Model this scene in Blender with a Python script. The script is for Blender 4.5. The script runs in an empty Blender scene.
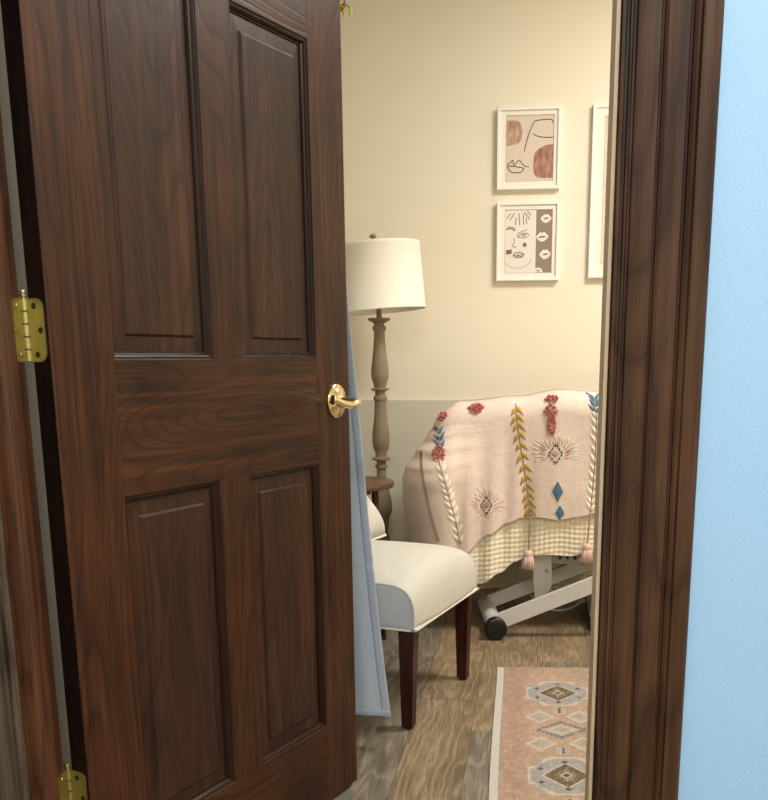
import bpy, bmesh, math, random
from mathutils import Vector, Matrix, noise
from mathutils.bvhtree import BVHTree
random.seed(7)
S = bpy.context.scene
COL = S.collection
PI = math.pi

# ------------------------------------------------------------------ helpers
def lin(c):
    return tuple((x/255/12.92 if x/255 <= .04045 else ((x/255+.055)/1.055)**2.4) for x in c) + (1.0,)

def tag(o, label=None, cat=None, group=None, kind=None):
    if label: o['label'] = label
    if cat: o['category'] = cat
    if group: o['group'] = group
    if kind: o['kind'] = kind
    return o

def empty(name, loc=(0, 0, 0), rz=0.0):
    o = bpy.data.objects.new(name, None)
    COL.objects.link(o)
    o.location = loc
    o.rotation_euler = (0, 0, rz)
    o.empty_display_size = .05
    return o

def obj(name, bm, mat, parent=None, smooth=False, angle=None):
    bmesh.ops.recalc_face_normals(bm, faces=bm.faces[:])
    me = bpy.data.meshes.new(name)
    bm.to_mesh(me)
    bm.free()
    for m in (mat if isinstance(mat, (list, tuple)) else [mat]):
        me.materials.append(m)
    if smooth or angle:
        for p in me.polygons: p.use_smooth = True
        if angle: me.set_sharp_from_angle(angle=math.radians(angle))
    o = bpy.data.objects.new(name, me)
    COL.objects.link(o)
    if parent: o.parent = parent
    return o

def box(bm, lo, hi, bev=0.0, mi=0):
    x0, y0, z0 = lo; x1, y1, z1 = hi
    vs = [bm.verts.new(p) for p in ((x0,y0,z0),(x1,y0,z0),(x1,y1,z0),(x0,y1,z0),(x0,y0,z1),(x1,y0,z1),(x1,y1,z1),(x0,y1,z1))]
    fs = [bm.faces.new([vs[i] for i in f]) for f in ((0,3,2,1),(4,5,6,7),(0,1,5,4),(1,2,6,5),(2,3,7,6),(3,0,4,7))]
    for f in fs: f.material_index = mi
    if bev:
        es = list({e for f in fs for e in f.edges})
        bmesh.ops.bevel(bm, geom=es, offset=bev, segments=2, profile=.5, affect='EDGES', clamp_overlap=True)
    return bm

def newbox(lo, hi, bev=0.0):
    return box(bmesh.new(), lo, hi, bev)

def loft(bm, loops, closed=True, caps=(False, False), mi=0):
    rows = [[bm.verts.new(p) for p in L] for L in loops]
    n = len(rows[0])
    for a, b in zip(rows, rows[1:]):
        for i in range(n if closed else n-1):
            j = (i+1) % n
            try:
                f = bm.faces.new((a[i], a[j], b[j], b[i])); f.material_index = mi
            except ValueError: pass
    if caps[0]: bm.faces.new(rows[0]).material_index = mi
    if caps[1]: bm.faces.new(rows[-1]).material_index = mi
    return rows

def lathe(bm, prof, seg=32, c=(0, 0, 0), caps=(True, True)):
    loops = [[(c[0]+r*math.cos(2*PI*i/seg), c[1]+r*math.sin(2*PI*i/seg), c[2]+z) for i in range(seg)] for r, z in prof]
    loft(bm, loops, True, caps)
    return bm

def frames(pts):
    pts = [Vector(p) for p in pts]
    out = []; up = None
    for i, p in enumerate(pts):
        t = (pts[min(i+1, len(pts)-1)] - pts[max(i-1, 0)])
        t = t.normalized() if t.length > 1e-9 else Vector((0, 0, 1))
        if up is None:
            up = Vector((0, 0, 1)) if abs(t.z) < .9 else Vector((1, 0, 0))
        n = (up - t*up.dot(t)).normalized()
        up = n
        out.append((p, n, t.cross(n)))
    return out

def tube(bm, pts, r, seg=10, caps=True, sq=None):
    """swept tube; r a number or one per point; sq = (half n, half b) for rectangular section"""
    fr = frames(pts); loops = []
    for i, (p, n, b) in enumerate(fr):
        if sq:
            loops.append([p+n*sq[0]+b*sq[1], p-n*sq[0]+b*sq[1], p-n*sq[0]-b*sq[1], p+n*sq[0]-b*sq[1]])
        else:
            rr = r[i] if isinstance(r, (list, tuple)) else r
            loops.append([p+n*rr*math.cos(2*PI*k/seg)+b*rr*math.sin(2*PI*k/seg) for k in range(seg)])
    loft(bm, loops, True, (caps, caps))
    return bm

def lerp(x, tab):
    if x <= tab[0][0]: return tab[0][1]
    for (a, va), (b, vb) in zip(tab, tab[1:]):
        if x <= b:
            t = (x-a)/(b-a); t = t*t*(3-2*t)
            return va+(vb-va)*t
    return tab[-1][1]

def spline(pts, n=8, closed=False):
    P = [Vector(p) for p in pts]; out = []; N = len(P)
    for i in range(N if closed else N-1):
        if closed: p0, p1, p2, p3 = P[(i-1) % N], P[i], P[(i+1) % N], P[(i+2) % N]
        else: p0, p1, p2, p3 = P[max(i-1, 0)], P[i], P[i+1], P[min(i+2, N-1)]
        for k in range(n):
            t = k/n
            out.append(.5*((2*p1)+(p2-p0)*t+(2*p0-5*p1+4*p2-p3)*t*t+(3*p1-p0-3*p2+p3)*t**3))
    if not closed: out.append(P[-1])
    return out

# ------------------------------------------------------------------ node materials
class NT:
    def __init__(self, name):
        self.m = bpy.data.materials.new(name); self.m.use_nodes = True
        self.t = self.m.node_tree; self.b = self.t.nodes['Principled BSDF']
    def n(self, kind, **kw):
        nd = self.t.nodes.new(kind)
        for k, v in kw.items():
            if k.startswith('i_'):
                key = k[2:]
                key = int(key) if key.isdigit() else key
                s = nd.inputs[key]
                if hasattr(v, 'links'): self.t.links.new(v, s)
                else: s.default_value = v
            else: setattr(nd, k, v)
        return nd
    def math(self, op, a, b=0.0, c=None):
        kw = dict(operation=op, i_0=a, i_1=b)
        if c is not None: kw['i_2'] = c
        return self.n('ShaderNodeMath', **kw).outputs[0]
    def mix(self, f, a, b, mode='MIX'):
        nd = self.n('ShaderNodeMix', data_type='RGBA', blend_type=mode, i_0=f)
        for k, v in ((6, a), (7, b)):
            if hasattr(v, 'links'): self.t.links.new(v, nd.inputs[k])
            else: nd.inputs[k].default_value = v
        return nd.outputs[2]
    def mapr(self, v, a, b, c=0.0, d=1.0):
        return self.n('ShaderNodeMapRange', i_0=v, i_1=a, i_2=b, i_3=c, i_4=d).outputs[0]
    def noise(self, vec, scale, detail=2.0, rough=.5):
        return self.n('ShaderNodeTexNoise', i_Vector=vec, i_Scale=scale, i_Detail=detail, i_Roughness=rough).outputs[0]
    def mapping(self, vec, scale, loc=(0, 0, 0)):
        return self.n('ShaderNodeMapping', i_Vector=vec, i_Scale=scale, i_Location=loc).outputs[0]
    def set(self, **kw):
        for k, v in kw.items():
            s = self.b.inputs[k.replace('_', ' ')]
            if hasattr(v, 'links'): self.t.links.new(v, s)
            else: s.default_value = v
        return self
    def bump(self, h, dist, strength=1.0):
        nd = self.n('ShaderNodeBump', i_Height=h, i_Distance=dist, i_Strength=strength)
        self.t.links.new(nd.outputs[0], self.b.inputs['Normal'])
    def coord(self, o='Object'):
        return self.n('ShaderNodeTexCoord').outputs[o]

def plain(name, rgb, rough=.5, metal=0.0, var=.0, vscale=8, bump=0.0, bscale=300, **kw):
    k = NT(name); c = k.coord()
    base = lin(rgb)
    if var:
        f = k.noise(c, vscale, 3)
        base = k.mix(f, tuple(x*(1-var) for x in base[:3])+(1,), tuple(min(1, x*(1+var)) for x in base[:3])+(1,))
    k.set(Base_Color=base, Roughness=rough, Metallic=metal, **kw)
    if bump: k.bump(k.noise(c, bscale, 2), bump)
    return k.m

def wood(name, axis, dark, mid, light, strips=False, black=0.0, rough=.38, coat=.06, rings=24.0, bumpd=.0006, blackx=None, cathedral=.8, ringk=.55, spec=.16, fibk=.5, wx=5.5):
    k = NT(name)
    oi = k.n('ShaderNodeObjectInfo').outputs['Random']
    off = k.math('MULTIPLY', oi, 37.0)
    c0 = k.coord()
    c = k.n('ShaderNodeVectorMath', operation='ADD', i_0=c0, i_1=k.n('ShaderNodeCombineXYZ', i_0=off, i_1=off, i_2=off).outputs[0]).outputs[0]
    if strips:
        sx = k.n('ShaderNodeSeparateXYZ', i_0=c).outputs[0]
        fl = k.math('FLOOR', k.math('MULTIPLY', sx, 12.5))
        wn = k.n('ShaderNodeTexWhiteNoise', noise_dimensions='1D', i_W=fl).outputs[0]
        c = k.n('ShaderNodeVectorMath', operation='ADD', i_0=c, i_1=k.n('ShaderNodeCombineXYZ', i_0=k.math('MULTIPLY', wn, 9.0), i_2=k.math('MULTIPLY', wn, 5.0)).outputs[0]).outputs[0]
    st = lambda a, b: (a, a, b) if axis == 'z' else (b, a, a)
    warp = k.noise(k.mapping(c, st(wx, cathedral)), 1.0, 1.2, .45)
    warp2 = k.noise(k.mapping(c, st(16, 5)), 1.0, 2)
    ph = k.math('ADD', k.math('MULTIPLY', warp, rings), k.math('MULTIPLY', warp2, .8))
    fr = k.math('FRACT', ph)
    ring = k.mapr(k.math('ABSOLUTE', k.math('SUBTRACT', fr, .5)), .22, .5, 0.0, 1.0)
    ring = k.math('POWER', ring, 2.2)
    blot = k.noise(k.mapping(c, st(13, 4.5)), 1.0, 4, .6)
    fine = k.noise(k.mapping(c, st(260, 7)), 1.0, 2, .6)
    fib = k.noise(k.mapping(c, st(95, 2.5)), 1.0, 3, .65)
    col = k.mix(k.mapr(blot, .32, .72), lin(dark), lin(mid))
    col = k.mix(k.math('MULTIPLY', k.mapr(fib, .46, .74), fibk), col, lin(light))
    col = k.mix(k.math('MULTIPLY', ring, ringk), col, tuple(x*.42 for x in lin(dark)[:3])+(1,))
    col = k.mix(k.math('MULTIPLY', k.mapr(fine, .5, .75), .4), col, tuple(x*.5 for x in lin(dark)[:3])+(1,))
    if strips:
        col = k.mix(k.math('MULTIPLY', ring, k.mapr(wn, .55, .8, 0.0, .55)), col, lin(light))
        col = k.mix(k.mapr(wn, 0, 1, .0, .6), col, tuple(x*.8 for x in lin(dark)[:3])+(1,))
    if black:
        bn = k.noise(k.mapping(c, st(30, 1.0)), 1.0, 3, .7)
        bf = k.mapr(bn, .5, .58, 0, black)
        if blackx is not None:
            lx = k.n('ShaderNodeSeparateXYZ', i_0=c0).outputs[0]
            bf = k.math('MULTIPLY', bf, k.mapr(lx, blackx[0], blackx[1], 1.0, blackx[2]))
        col = k.mix(bf, col, lin((22, 17, 15)))
    rg = k.mapr(fine, .3, .8, rough-.06, rough+.12)
    k.set(Base_Color=col, Roughness=rg, Coat_Weight=coat, Coat_Roughness=.22, Specular_IOR_Level=spec)
    k.bump(k.math('ADD', k.math('MULTIPLY', fine, .6), k.math('MULTIPLY', ring, -.5)), bumpd, .6)
    return k.m

D_, M_, L_ = (38, 21, 13), (73, 41, 24), (100, 60, 32)
M = {}
M['door_v'] = wood('stained pine upright', 'z', D_, M_, L_)
M['door_h'] = wood('stained pine across', 'x', D_, M_, L_, rings=34)
M['door_p'] = wood('stained pine panel', 'z', (38, 24, 18), (70, 43, 28), (96, 62, 40), strips=True, rings=34, fibk=.6)
M['door_m'] = wood('stained pine moulding', 'z', (30, 17, 12), (50, 29, 19), (66, 40, 26), rough=.24, bumpd=.00005, ringk=.2)
M['door_mh'] = wood('stained pine moulding across', 'x', (30, 17, 12), (50, 29, 19), (66, 40, 26), rough=.24, bumpd=.00005, ringk=.2)
M['jamb'] = wood('stained jamb', 'z', (56, 33, 21), (88, 54, 34), (110, 72, 46), rough=.34, coat=.1)
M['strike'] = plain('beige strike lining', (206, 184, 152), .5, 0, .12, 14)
M['casing'] = wood('stained fluted casing', 'z', (52, 34, 23), (80, 54, 36), (106, 76, 50), black=.85, blackx=(.845, .853, .2), rough=.42)
M['casing_old'] = wood('worn dark casing', 'z', (58, 47, 38), (92, 78, 64), (122, 106, 88), black=.8, rough=.55, coat=0)
M['leg_wood'] = wood('dark cherry leg', 'z', (44, 22, 17), (66, 33, 25), (80, 42, 31), rings=5, rough=.28)
M['table_wood'] = wood('walnut brown table', 'x', (74, 54, 36), (110, 84, 58), (132, 104, 74), rings=10, rough=.35)
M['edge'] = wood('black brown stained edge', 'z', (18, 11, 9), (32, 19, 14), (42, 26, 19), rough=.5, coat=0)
M['brass'] = plain('polished brass', (232, 214, 164), .15, 1.0, .1, 30)
M['brass_old'] = plain('dull brass', (186, 176, 116), .42, 1.0, .18, 60)
M['steel_dark'] = plain('dark screw steel', (70, 66, 54), .35, 1.0)
M['cream'] = plain('cream wall paint', (240, 231, 209), .6, 0, .015, 3, .0004, 420)
M['greige'] = plain('greige lower wall paint', (214, 208, 190), .55, 0, .015, 3, .0004, 420)
M['greywall'] = plain('grey wall paint', (176, 171, 156), .6, 0, .015, 3)
M['blue'] = plain('pale blue wall paint', (152, 193, 226), .5, 0, .012, 3, .0004, 260)
M['hall_white'] = plain('off white corridor paint', (226, 222, 214), .6)
M['white'] = plain('white ceiling paint', (238, 236, 230), .8)
M['frame_white'] = plain('white frame lacquer', (245, 243, 236), .35)
M['mat_board'] = plain('cream mat board', (243, 236, 222), .85)
M['mat_edge'] = plain('mat bevel', (196, 186, 158), .8)
M['paper_warm'] = plain('warm art paper', (222, 206, 190), .85, 0, .06, 40)
M['paper_white'] = plain('off white art paper', (236, 229, 220), .85, 0, .02, 40)
M['ink'] = plain('charcoal ink', (62, 56, 54), .8)
M['ink_taupe'] = plain('taupe ink', (128, 111, 100), .85)
M['taupe'] = plain('taupe print', (150, 132, 121), .85)
def blobmat(name, a, b):
    k = NT(name); c = k.coord()
    f = k.noise(k.mapping(c, (70, 70, 26)), 1.0, 4, .65)
    k.set(Base_Color=k.mix(k.mapr(f, .35, .68), lin(a), lin(b)), Roughness=.85)
    return k.m
M['blob_tan'] = blobmat('tan brushed wash', (205, 175, 152), (160, 118, 96))
M['blob_rose'] = blobmat('rose brown brushed wash', (190, 146, 126), (134, 88, 74))
M['shade'] = plain('linen lampshade', (244, 239, 224), .85, 0, .01, 60, .0002, 900, Subsurface_Weight=.0)
M['lamp_body'] = plain('washed taupe lamp wood', (140, 124, 99), .6, 0, .12, 25, .0004, 120)
k = NT('pale blue cotton'); c = k.coord()
k.set(Base_Color=lin((220, 233, 248)), Roughness=.85)
k.bump(k.noise(c, 1500, 2), .00015)
tr = k.n('ShaderNodeBsdfTranslucent', i_Color=lin((222, 234, 248)))
mx = k.n('ShaderNodeMixShader', i_0=.35, i_1=k.b.outputs[0], i_2=tr.outputs[0])
k.t.links.new(mx.outputs[0], k.t.nodes['Material Output'].inputs[0])
M['pale_blue_cloth'] = k.m
M['rod'] = plain('white curtain rod', (225, 225, 222), .4)
M['white_steel'] = plain('white powder coated steel', (214, 211, 205), .38, 0, .02, 20)
M['grey_steel'] = plain('grey bracket steel', (170, 166, 160), .4, .3)
M['black_plastic'] = plain('black plastic', (16, 16, 17), .3)
M['vinyl'] = plain('taupe vinyl upholstery', (92, 76, 62), .5)
M['grey_plastic'] = plain('grey plastic', (128, 124, 118), .5)
def weave(name, rgb, sc, bump, var=.08, sheen=.0):
    k = NT(name); c = k.coord()
    a = k.n('ShaderNodeTexWave', wave_type='BANDS', bands_direction='X', i_Vector=c, i_Scale=sc, i_Distortion=1.5, i_Detail=1.0).outputs['Fac']
    b = k.n('ShaderNodeTexWave', wave_type='BANDS', bands_direction='Z', i_Vector=c, i_Scale=sc, i_Distortion=1.5, i_Detail=1.0).outputs['Fac']
    h = k.math('MAXIMUM', a, b)
    slub = k.math('ADD', k.noise(k.mapping(c, (25, 25, 400)), 1.0, 2), k.noise(k.mapping(c, (400, 400, 25)), 1.0, 2))
    L = lin(rgb)
    k.set(Base_Color=k.mix(k.mapr(slub, .75, 1.25), tuple(x*(1-var) for x in L[:3])+(1,), tuple(min(1, x*(1+var)) for x in L[:3])+(1,)), Roughness=.9, Sheen_Weight=sheen)
    k.bump(k.math('ADD', h, slub), bump)
    return k.m
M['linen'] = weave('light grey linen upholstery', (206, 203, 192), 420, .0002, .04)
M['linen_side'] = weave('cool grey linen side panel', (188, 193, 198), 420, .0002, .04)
M['piping'] = plain('ivory piping', (232, 228, 214), .8)
M['pink'] = weave('pink slub cotton', (234, 214, 198), 130, .0006, .1)
M['waffle'] = plain('straw waffle cotton', (238, 226, 198), .9, 0, .05, 60)
M['rust_yarn'] = plain('rust tufted yarn', (200, 118, 106), .95, 0, .2, 120)
M['pink_yarn'] = plain('pink tassel yarn', (222, 190, 172), .95, 0, .1, 200)
M['mustard'] = plain('mustard embroidery', (182, 145, 62), .85, 0, .12, 120)
M['ivory_thread'] = plain('ivory embroidery', (240, 230, 208), .85, 0, .04, 120)
M['blue_thread'] = plain('slate blue embroidery', (78, 112, 134), .85, 0, .15, 120)
M['navy_thread'] = plain('navy embroidery', (52, 58, 76), .85)
M['rose_thread'] = plain('rose embroidery', (190, 138, 124), .85, 0, .15, 120)
M['stem_thread'] = plain('brown grey stem thread', (158, 134, 110), .85, 0, .25, 300)
M['leaf_green'] = plain('leaf green', (92, 108, 48), .5, 0, .2, 90)
M['bud_green'] = plain('yellow green bud', (206, 218, 96), .5, 0, .15, 90)
def sheer(name, rgb, f):
    q = NT(name); q.set(Base_Color=lin(rgb), Roughness=.6)
    t_ = q.n('ShaderNodeBsdfTranslucent', i_Color=lin(rgb)); m_ = q.n('ShaderNodeMixShader', i_0=f, i_1=q.b.outputs[0], i_2=t_.outputs[0])
    q.t.links.new(m_.outputs[0], q.t.nodes['Material Output'].inputs[0]); return q.m
M['petal'] = sheer('yellow petal', (250, 214, 72), .5)
M['bud_green'] = sheer('yellow green bud', (228, 236, 120), .4)
k = NT('lamp diffuser'); k.set(Base_Color=(.9, .9, .9, 1), Emission_Color=(1, .95, .86, 1), Emission_Strength=2.0); M['diffuser'] = k.m

# floor planks: tone and grain offset are stored per plank
k = NT('weathered oak planks')
tone = k.n('ShaderNodeAttribute', attribute_name='tone').outputs['Fac']
rnd = k.n('ShaderNodeAttribute', attribute_name='rnd').outputs['Fac']
c = k.n('ShaderNodeVectorMath', operation='ADD', i_0=k.coord(), i_1=k.n('ShaderNodeCombineXYZ', i_0=k.math('MULTIPLY', rnd, 50.0), i_1=k.math('MULTIPLY', rnd, 31.0)).outputs[0]).outputs[0]
w1 = k.noise(k.mapping(c, (7, 1.0, 1)), 1.0, 1.5, .5)
w2 = k.noise(k.mapping(c, (30, 8, 1)), 1.0, 2)
ph = k.math('FRACT', k.math('ADD', k.math('MULTIPLY', w1, 15.0), k.math('MULTIPLY', w2, 1.2)))
ring = k.math('POWER', k.mapr(k.math('ABSOLUTE', k.math('SUBTRACT', ph, .5)), .12, .5), 2.0)
brush = k.noise(k.mapping(c, (170, 9, 1)), 1.0, 3, .65)
blot = k.noise(k.mapping(c, (9, 2.2, 1)), 1.0, 4, .6)
warm = k.mix(k.mapr(blot, .3, .7), lin((112, 92, 69)), lin((160, 138, 107)))
grey = k.mix(k.mapr(blot, .3, .7), lin((80, 74, 66)), lin((132, 125, 112)))
col = k.mix(tone, warm, grey)
col = k.mix(k.math('MULTIPLY', ring, .36), col, lin((190, 174, 146)))
col = k.mix(k.math('MULTIPLY', k.mapr(brush, .48, .66), .62), col, lin((82, 72, 60)))
kn = k.n('ShaderNodeTexVoronoi', feature='F1', i_Vector=k.mapping(c, (5, 1.6, 1)), i_Scale=1.0).outputs[0]
col = k.mix(k.mapr(kn, .03, .12, .65, 0.0), col, lin((66, 58, 50)))
k.set(Base_Color=col, Roughness=k.mapr(brush, .3, .8, .42, .62), Specular_IOR_Level=.4)
k.bump(k.math('SUBTRACT', brush, k.math('MULTIPLY', ring, .3)), .0006, .6)
M['planks'] = k.m
M['seam'] = plain('plank seam', (70, 60, 48), .7)

# ------------------------------------------------------------------ room shell
XL, XR, YB, ZC = -.24, 2.7, 2.85, 2.6          # room: left, right, back walls, ceiling
HX0, HX1, HY = -1.5, 2.6, -3.0                 # corridor extents
WT = .1016                                     # thickness of the door wall
W, T = .813, .0349                             # door leaf
JX = W+.006                                    # strike jamb face
def struct(name, bm, mat, **kw):
    return tag(obj(name, bm, mat, **kw), kind='structure')

# floor
bm = bmesh.new()
la = {}
tn = bm.faces.layers.float.new('tone'); rn = bm.faces.layers.float.new('rnd')
box(bm, (min(XL, HX0)-.1, HY-.1, -.06), (XR+.1, YB+.1, -.0012), mi=1)
edges_x = [.414-.1755*i for i in range(12, 0, -1)] + [.414, .5815, .765] + [.765+.1755*i for i in range(1, 12)]
for i, (a, b) in enumerate(zip(edges_x, edges_x[1:])):
    if abs(a-.414) < .02: cuts, tones = [-3.0, -1.1, 1.352, 2.572, 3.0], [.4, .12, .0, .2]
    elif abs(a-.5815) < .02: cuts, tones = [-3.0, -.11, 1.112, 2.33, 3.0], [.3, .92, .03, .4]
    elif abs(b-.414) < .02: cuts, tones = [-3.0, -.6, .62, 2.6, 3.0], [.3, .8, .92, .5]
    elif abs(a-.765) < .02: cuts, tones = [-3.0, .3, 1.75, 2.97, 3.0], [.3, .5, .06, .3]
    else:
        s = -3.0+random.random()*1.0; cuts = [-3.0]; tones = []
        while s < 3.0: cuts.append(s); s += 1.22
        cuts.append(3.0); tones = [random.choice((.05, .2, .5, .85)) for _ in cuts]
    for (y0, y1), tt in zip(zip(cuts, cuts[1:]), tones):
        if y0 > YB: continue
        g = .0006
        f = bm.faces.new([bm.verts.new(p) for p in ((a+g, y0+g, 0), (b-g, y0+g, 0), (b-g, min(y1, YB)-g, 0), (a+g, min(y1, YB)-g, 0))])
        f[tn] = tt; f[rn] = random.random()
struct('floor', bm, [M['planks'], M['seam']])

struct('wall_back', newbox((XL-.1, YB, 0), (XR+.1, YB+.1, ZC)), M['cream'])
struct('wall_left', newbox((XL-.1, 0, 0), (XL, YB, ZC)), M['greywall'])
struct('wall_right', newbox((XR, 0, 0), (XR+.1, YB, ZC)), M['cream'])
bm = bmesh.new()
box(bm, (XL-.1, -.1, ZC), (XR+.1, YB+.1, ZC+.06))
struct('ceiling', bm, M['white'])
bm = newbox((HX0-.1, HY-.1, ZC), (HX1+.1, -.1, ZC+.06))
struct('ceiling_corridor', bm, M['white'])
# door wall: blue towards the corridor, cream towards the room
bm = bmesh.new()
for lo, hi in (((HX0-.1, -WT, 0), (-.024, 0, ZC)), ((JX+.02, -WT, 0), (XR+.1, 0, ZC)), ((-.024, -WT, 2.06), (JX+.02, 0, ZC))):
    box(bm, lo, hi)
bmesh.ops.recalc_face_normals(bm, faces=bm.faces[:])
for f in bm.faces: f.material_index = 1 if f.normal.y > .5 else 0
struct('wall_front', bm, [M['blue'], M['cream']])
struct('wall_corridor_back', newbox((HX0-.1, HY-.1, 0), (HX1+.1, HY, ZC)), M['hall_white'])
struct('wall_corridor_left', newbox((HX0-.1, HY, 0), (HX0, -WT, ZC)), M['hall_white'])
struct('wall_corridor_right', newbox((HX1, HY, 0), (HX1+.1, -WT, ZC)), M['hall_white'])
# painted lower band of the back wall, a thin board with a small ledge
bm = bmesh.new()
box(bm, (XL, YB-.013, 0), (XR, YB, .8215), .004)
struct('trim_1', bm, M['greige'])

# door lining: hinge side, strike side, head
def lining(name, prof, z1=2.06, mat=None):
    bm = bmesh.new()
    loft(bm, [[(x, y, 0) for x, y in prof], [(x, y, z1) for x, y in prof]], True, (True, True))
    return struct(name, bm, mat or M['jamb'])
lining('trim_2', [(-.004, -.006), (-.024, -.006), (-.024, -WT), (-.004, -WT), (-.004, -.094), (.007, -.0925), (.007, -.046), (-.004, -.0445)])
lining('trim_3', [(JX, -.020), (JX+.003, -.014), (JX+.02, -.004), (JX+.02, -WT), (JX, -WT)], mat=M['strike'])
bm = newbox((-.024, -WT, 2.036), (JX+.02, -.004, 2.06)); struct('trim_4', bm, M['jamb'])

# fluted casings: profile as (distance from the opening, projection), run up the wall
CW = .1172
prof = [(0, 0), (0, .010), (.002, .0125), (.006, .013), (.0075, .0105), (.010, .0105), (.0115, .0135), (.014, .0135), (.0155, .011), (.018, .011), (.0195, .0145),
        (.022, .0155), (.046, .0165), (.0475, .0125), (.0495, .0125), (.0505, .0175), (.0535, .019), (.0555, .0165), (.0565, .0165), (.079, .0165),
        (.0805, .012), (.083, .012), (.084, .018), (.0875, .0205), (.0905, .018), (.092, .014), (.094, .017), (.106, .019), (.1105, .0185), (.1145, .016), (.1168, .011), (CW, 0)]
def casing(name, x, sx, ysgn, yw, mat, z1=2.045):
    p = [(x+sx*a, yw+ysgn*b) for a, b in prof]
    bm = bmesh.new()
    loft(bm, [[(a, b, 0) for a, b in p], [(a, b, z1) for a, b in p]], True, (True, True))
    return struct(name, bm, mat, angle=40)
casing('trim_5', JX+.0045, 1, -1, -WT, M['casing'])
casing('trim_6', -.008, -1, -1, -WT, M['casing_old'])
casing('trim_7', JX+.014, 1, 1, 0, M['casing'])
casing('trim_8', -.020, -1, 1, 0, M['casing'])
for nm, ysgn, yw in (('trim_9', -1, -WT), ('trim_10', 1, 0)):
    bm = bmesh.new()
    p = [(2.047+a, yw+ysgn*b) for a, b in prof]
    loft(bm, [[(-.008-CW, b, a) for a, b in p], [(JX+.004+CW, b, a) for a, b in p]], True, (True, True))
    struct(nm, bm, M['casing'], angle=40)

# ------------------------------------------------------------------ the door
PHI = 1.20501
door = tag(empty('door_1', (0, 0, 0), PHI), 'dark stained six panel wooden door standing open into the room', 'door', kind='structure')
X0 = .003; YP = -.006; YF = YP-T              # local: pull face at YP, push face at YF
ST, MU = .1238, .0901
PW = (W-2*ST-MU)/2
zb, zt = .012, 2.032
Z1, Z2, Z3, Z4, Z5, Z6 = .1919, .7810, .9953, 1.5940, 1.7085, 1.915
def dbox(name, x0, x1, z0, z1, mat, bev=.0004):
    return obj(name, newbox((X0+x0, YF, z0), (X0+x1, YP, z1), bev), mat, door)
dbox('stile', 0, ST, zb, zt, M['door_v'], .0006)
dbox('stile', W-ST, W, zb, zt, M['door_v'], .0006)
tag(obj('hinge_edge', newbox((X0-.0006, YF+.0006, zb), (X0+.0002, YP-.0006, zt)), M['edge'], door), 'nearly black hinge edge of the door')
for a, b in ((zb, Z1), (Z2, Z3), (Z4, Z5), (Z6, zt)):
    dbox('rail', ST, W-ST, a, b, M['door_h'])
for a, b in ((Z1, Z2), (Z3, Z4), (Z5, Z6)):
    dbox('mullion', ST+PW, ST+PW+MU, a, b, M['door_v'])
def rect(x0, x1, z0, z1, i, y):
    return [(x0+i, y, z0+i), (x1-i, y, z0+i), (x1-i, y, z1-i), (x0+i, y, z1-i)]
for a, b in ((Z1, Z2), (Z3, Z4), (Z5, Z6)):
    for px in (ST, ST+PW+MU):
        x0, x1 = X0+px, X0+px+PW
        bm = bmesh.new()
        for yf, s in ((YF, 1), (YP, -1)):
            loops = [rect(x0, x1, a, b, i, yf+s*d) for i, d in ((.011, .0125), (.013, .0122), (.0365, .0112), (.0395, .0078), (.0412, .0072))]
            loft(bm, loops, True, (False, True))
        bmesh.ops.remove_doubles(bm, verts=bm.verts[:], dist=1e-5)
        pn = obj('panel', bm, M['door_p'], door)
        bm = bmesh.new()
        for yf, s in ((YF, 1), (YP, -1)):
            pr = [(-.0005, .0005), (.0006, .0012), (.0016, .0026), (.0022, .0026), (.0040, .0030), (.0060, .0042), (.0080, .0062), (.0094, .0086), (.0100, .0098), (.0122, .0100), (.0125, .0124)]
            loft(bm, [rect(x0, x1, a, b, i, yf+s*d) for i, d in pr], True)
        for f in bm.faces:
            e_ = max(f.edges, key=lambda q: q.calc_length()); v_ = e_.verts[1].co-e_.verts[0].co
            f.material_index = 1 if abs(v_.x) > abs(v_.z) else 0
        obj('moulding', bm, [M['door_m'], M['door_mh']], pn, angle=35)

# lever handle on the corridor side
HZ, HU = .907, X0+.7605
bm = bmesh.new()
ring = lambda a, b, y: [(HU+a*math.cos(2*PI*i/40), y, HZ+b*math.sin(2*PI*i/40)) for i in range(40)]
loft(bm, [ring(.0345, .0355, YF), ring(.0350, .0362, YF-.002), ring(.0335, .0346, YF-.0045), ring(.0275, .029, YF-.0055), ring(.0245, .0265, YF-.0085), ring(.0135, .0150, YF-.0125), ring(.010, .0105, YF-.016)], True, (True, True))
hd = obj('lever_handle', bm, M['brass'], door, angle=50)
pts = spline([(HU, YF-.010, HZ), (HU, YF-.034, HZ), (HU-.002, YF-.053, HZ), (HU-.016, YF-.061, HZ-.002), (HU-.036, YF-.062, HZ-.006), (HU-.064, YF-.060, HZ-.003), (HU-.086, YF-.055, HZ+.005), (HU-.096, YF-.051, HZ+.007)], 6)
n = len(pts)
bm = bmesh.new()
tube(bm, pts, [lerp(i/(n-1), [(0, .0085), (.25, .0078), (.4, .0088), (.6, .0074), (.85, .0078), (.95, .0105), (1, .005)]) for i in range(n)], 14)
obj('lever', bm, M['brass'], hd, smooth=True)
# strike latch plate on the free edge and a matching knob rose on the room side
bm = newbox((X0+W-.0002, YF+.006, HZ-.028), (X0+W+.0012, YP-.006, HZ+.028), .0004)
obj('latch_plate', bm, M['brass'], door)
bm = bmesh.new()
loft(bm, [ring(.0235, .0355, YP), ring(.0228, .0346, YP+.0045), ring(.0115, .0150, YP+.0125)], True, (True, True))
rh = obj('lever_handle', bm, M['brass'], door, angle=50)
bm = bmesh.new(); tube(bm, [(p.x, 2*((YF+YP)/2)-p.y, p.z) for p in pts], .0075, 12); obj('lever', bm, M['brass'], rh, smooth=True)

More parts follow.
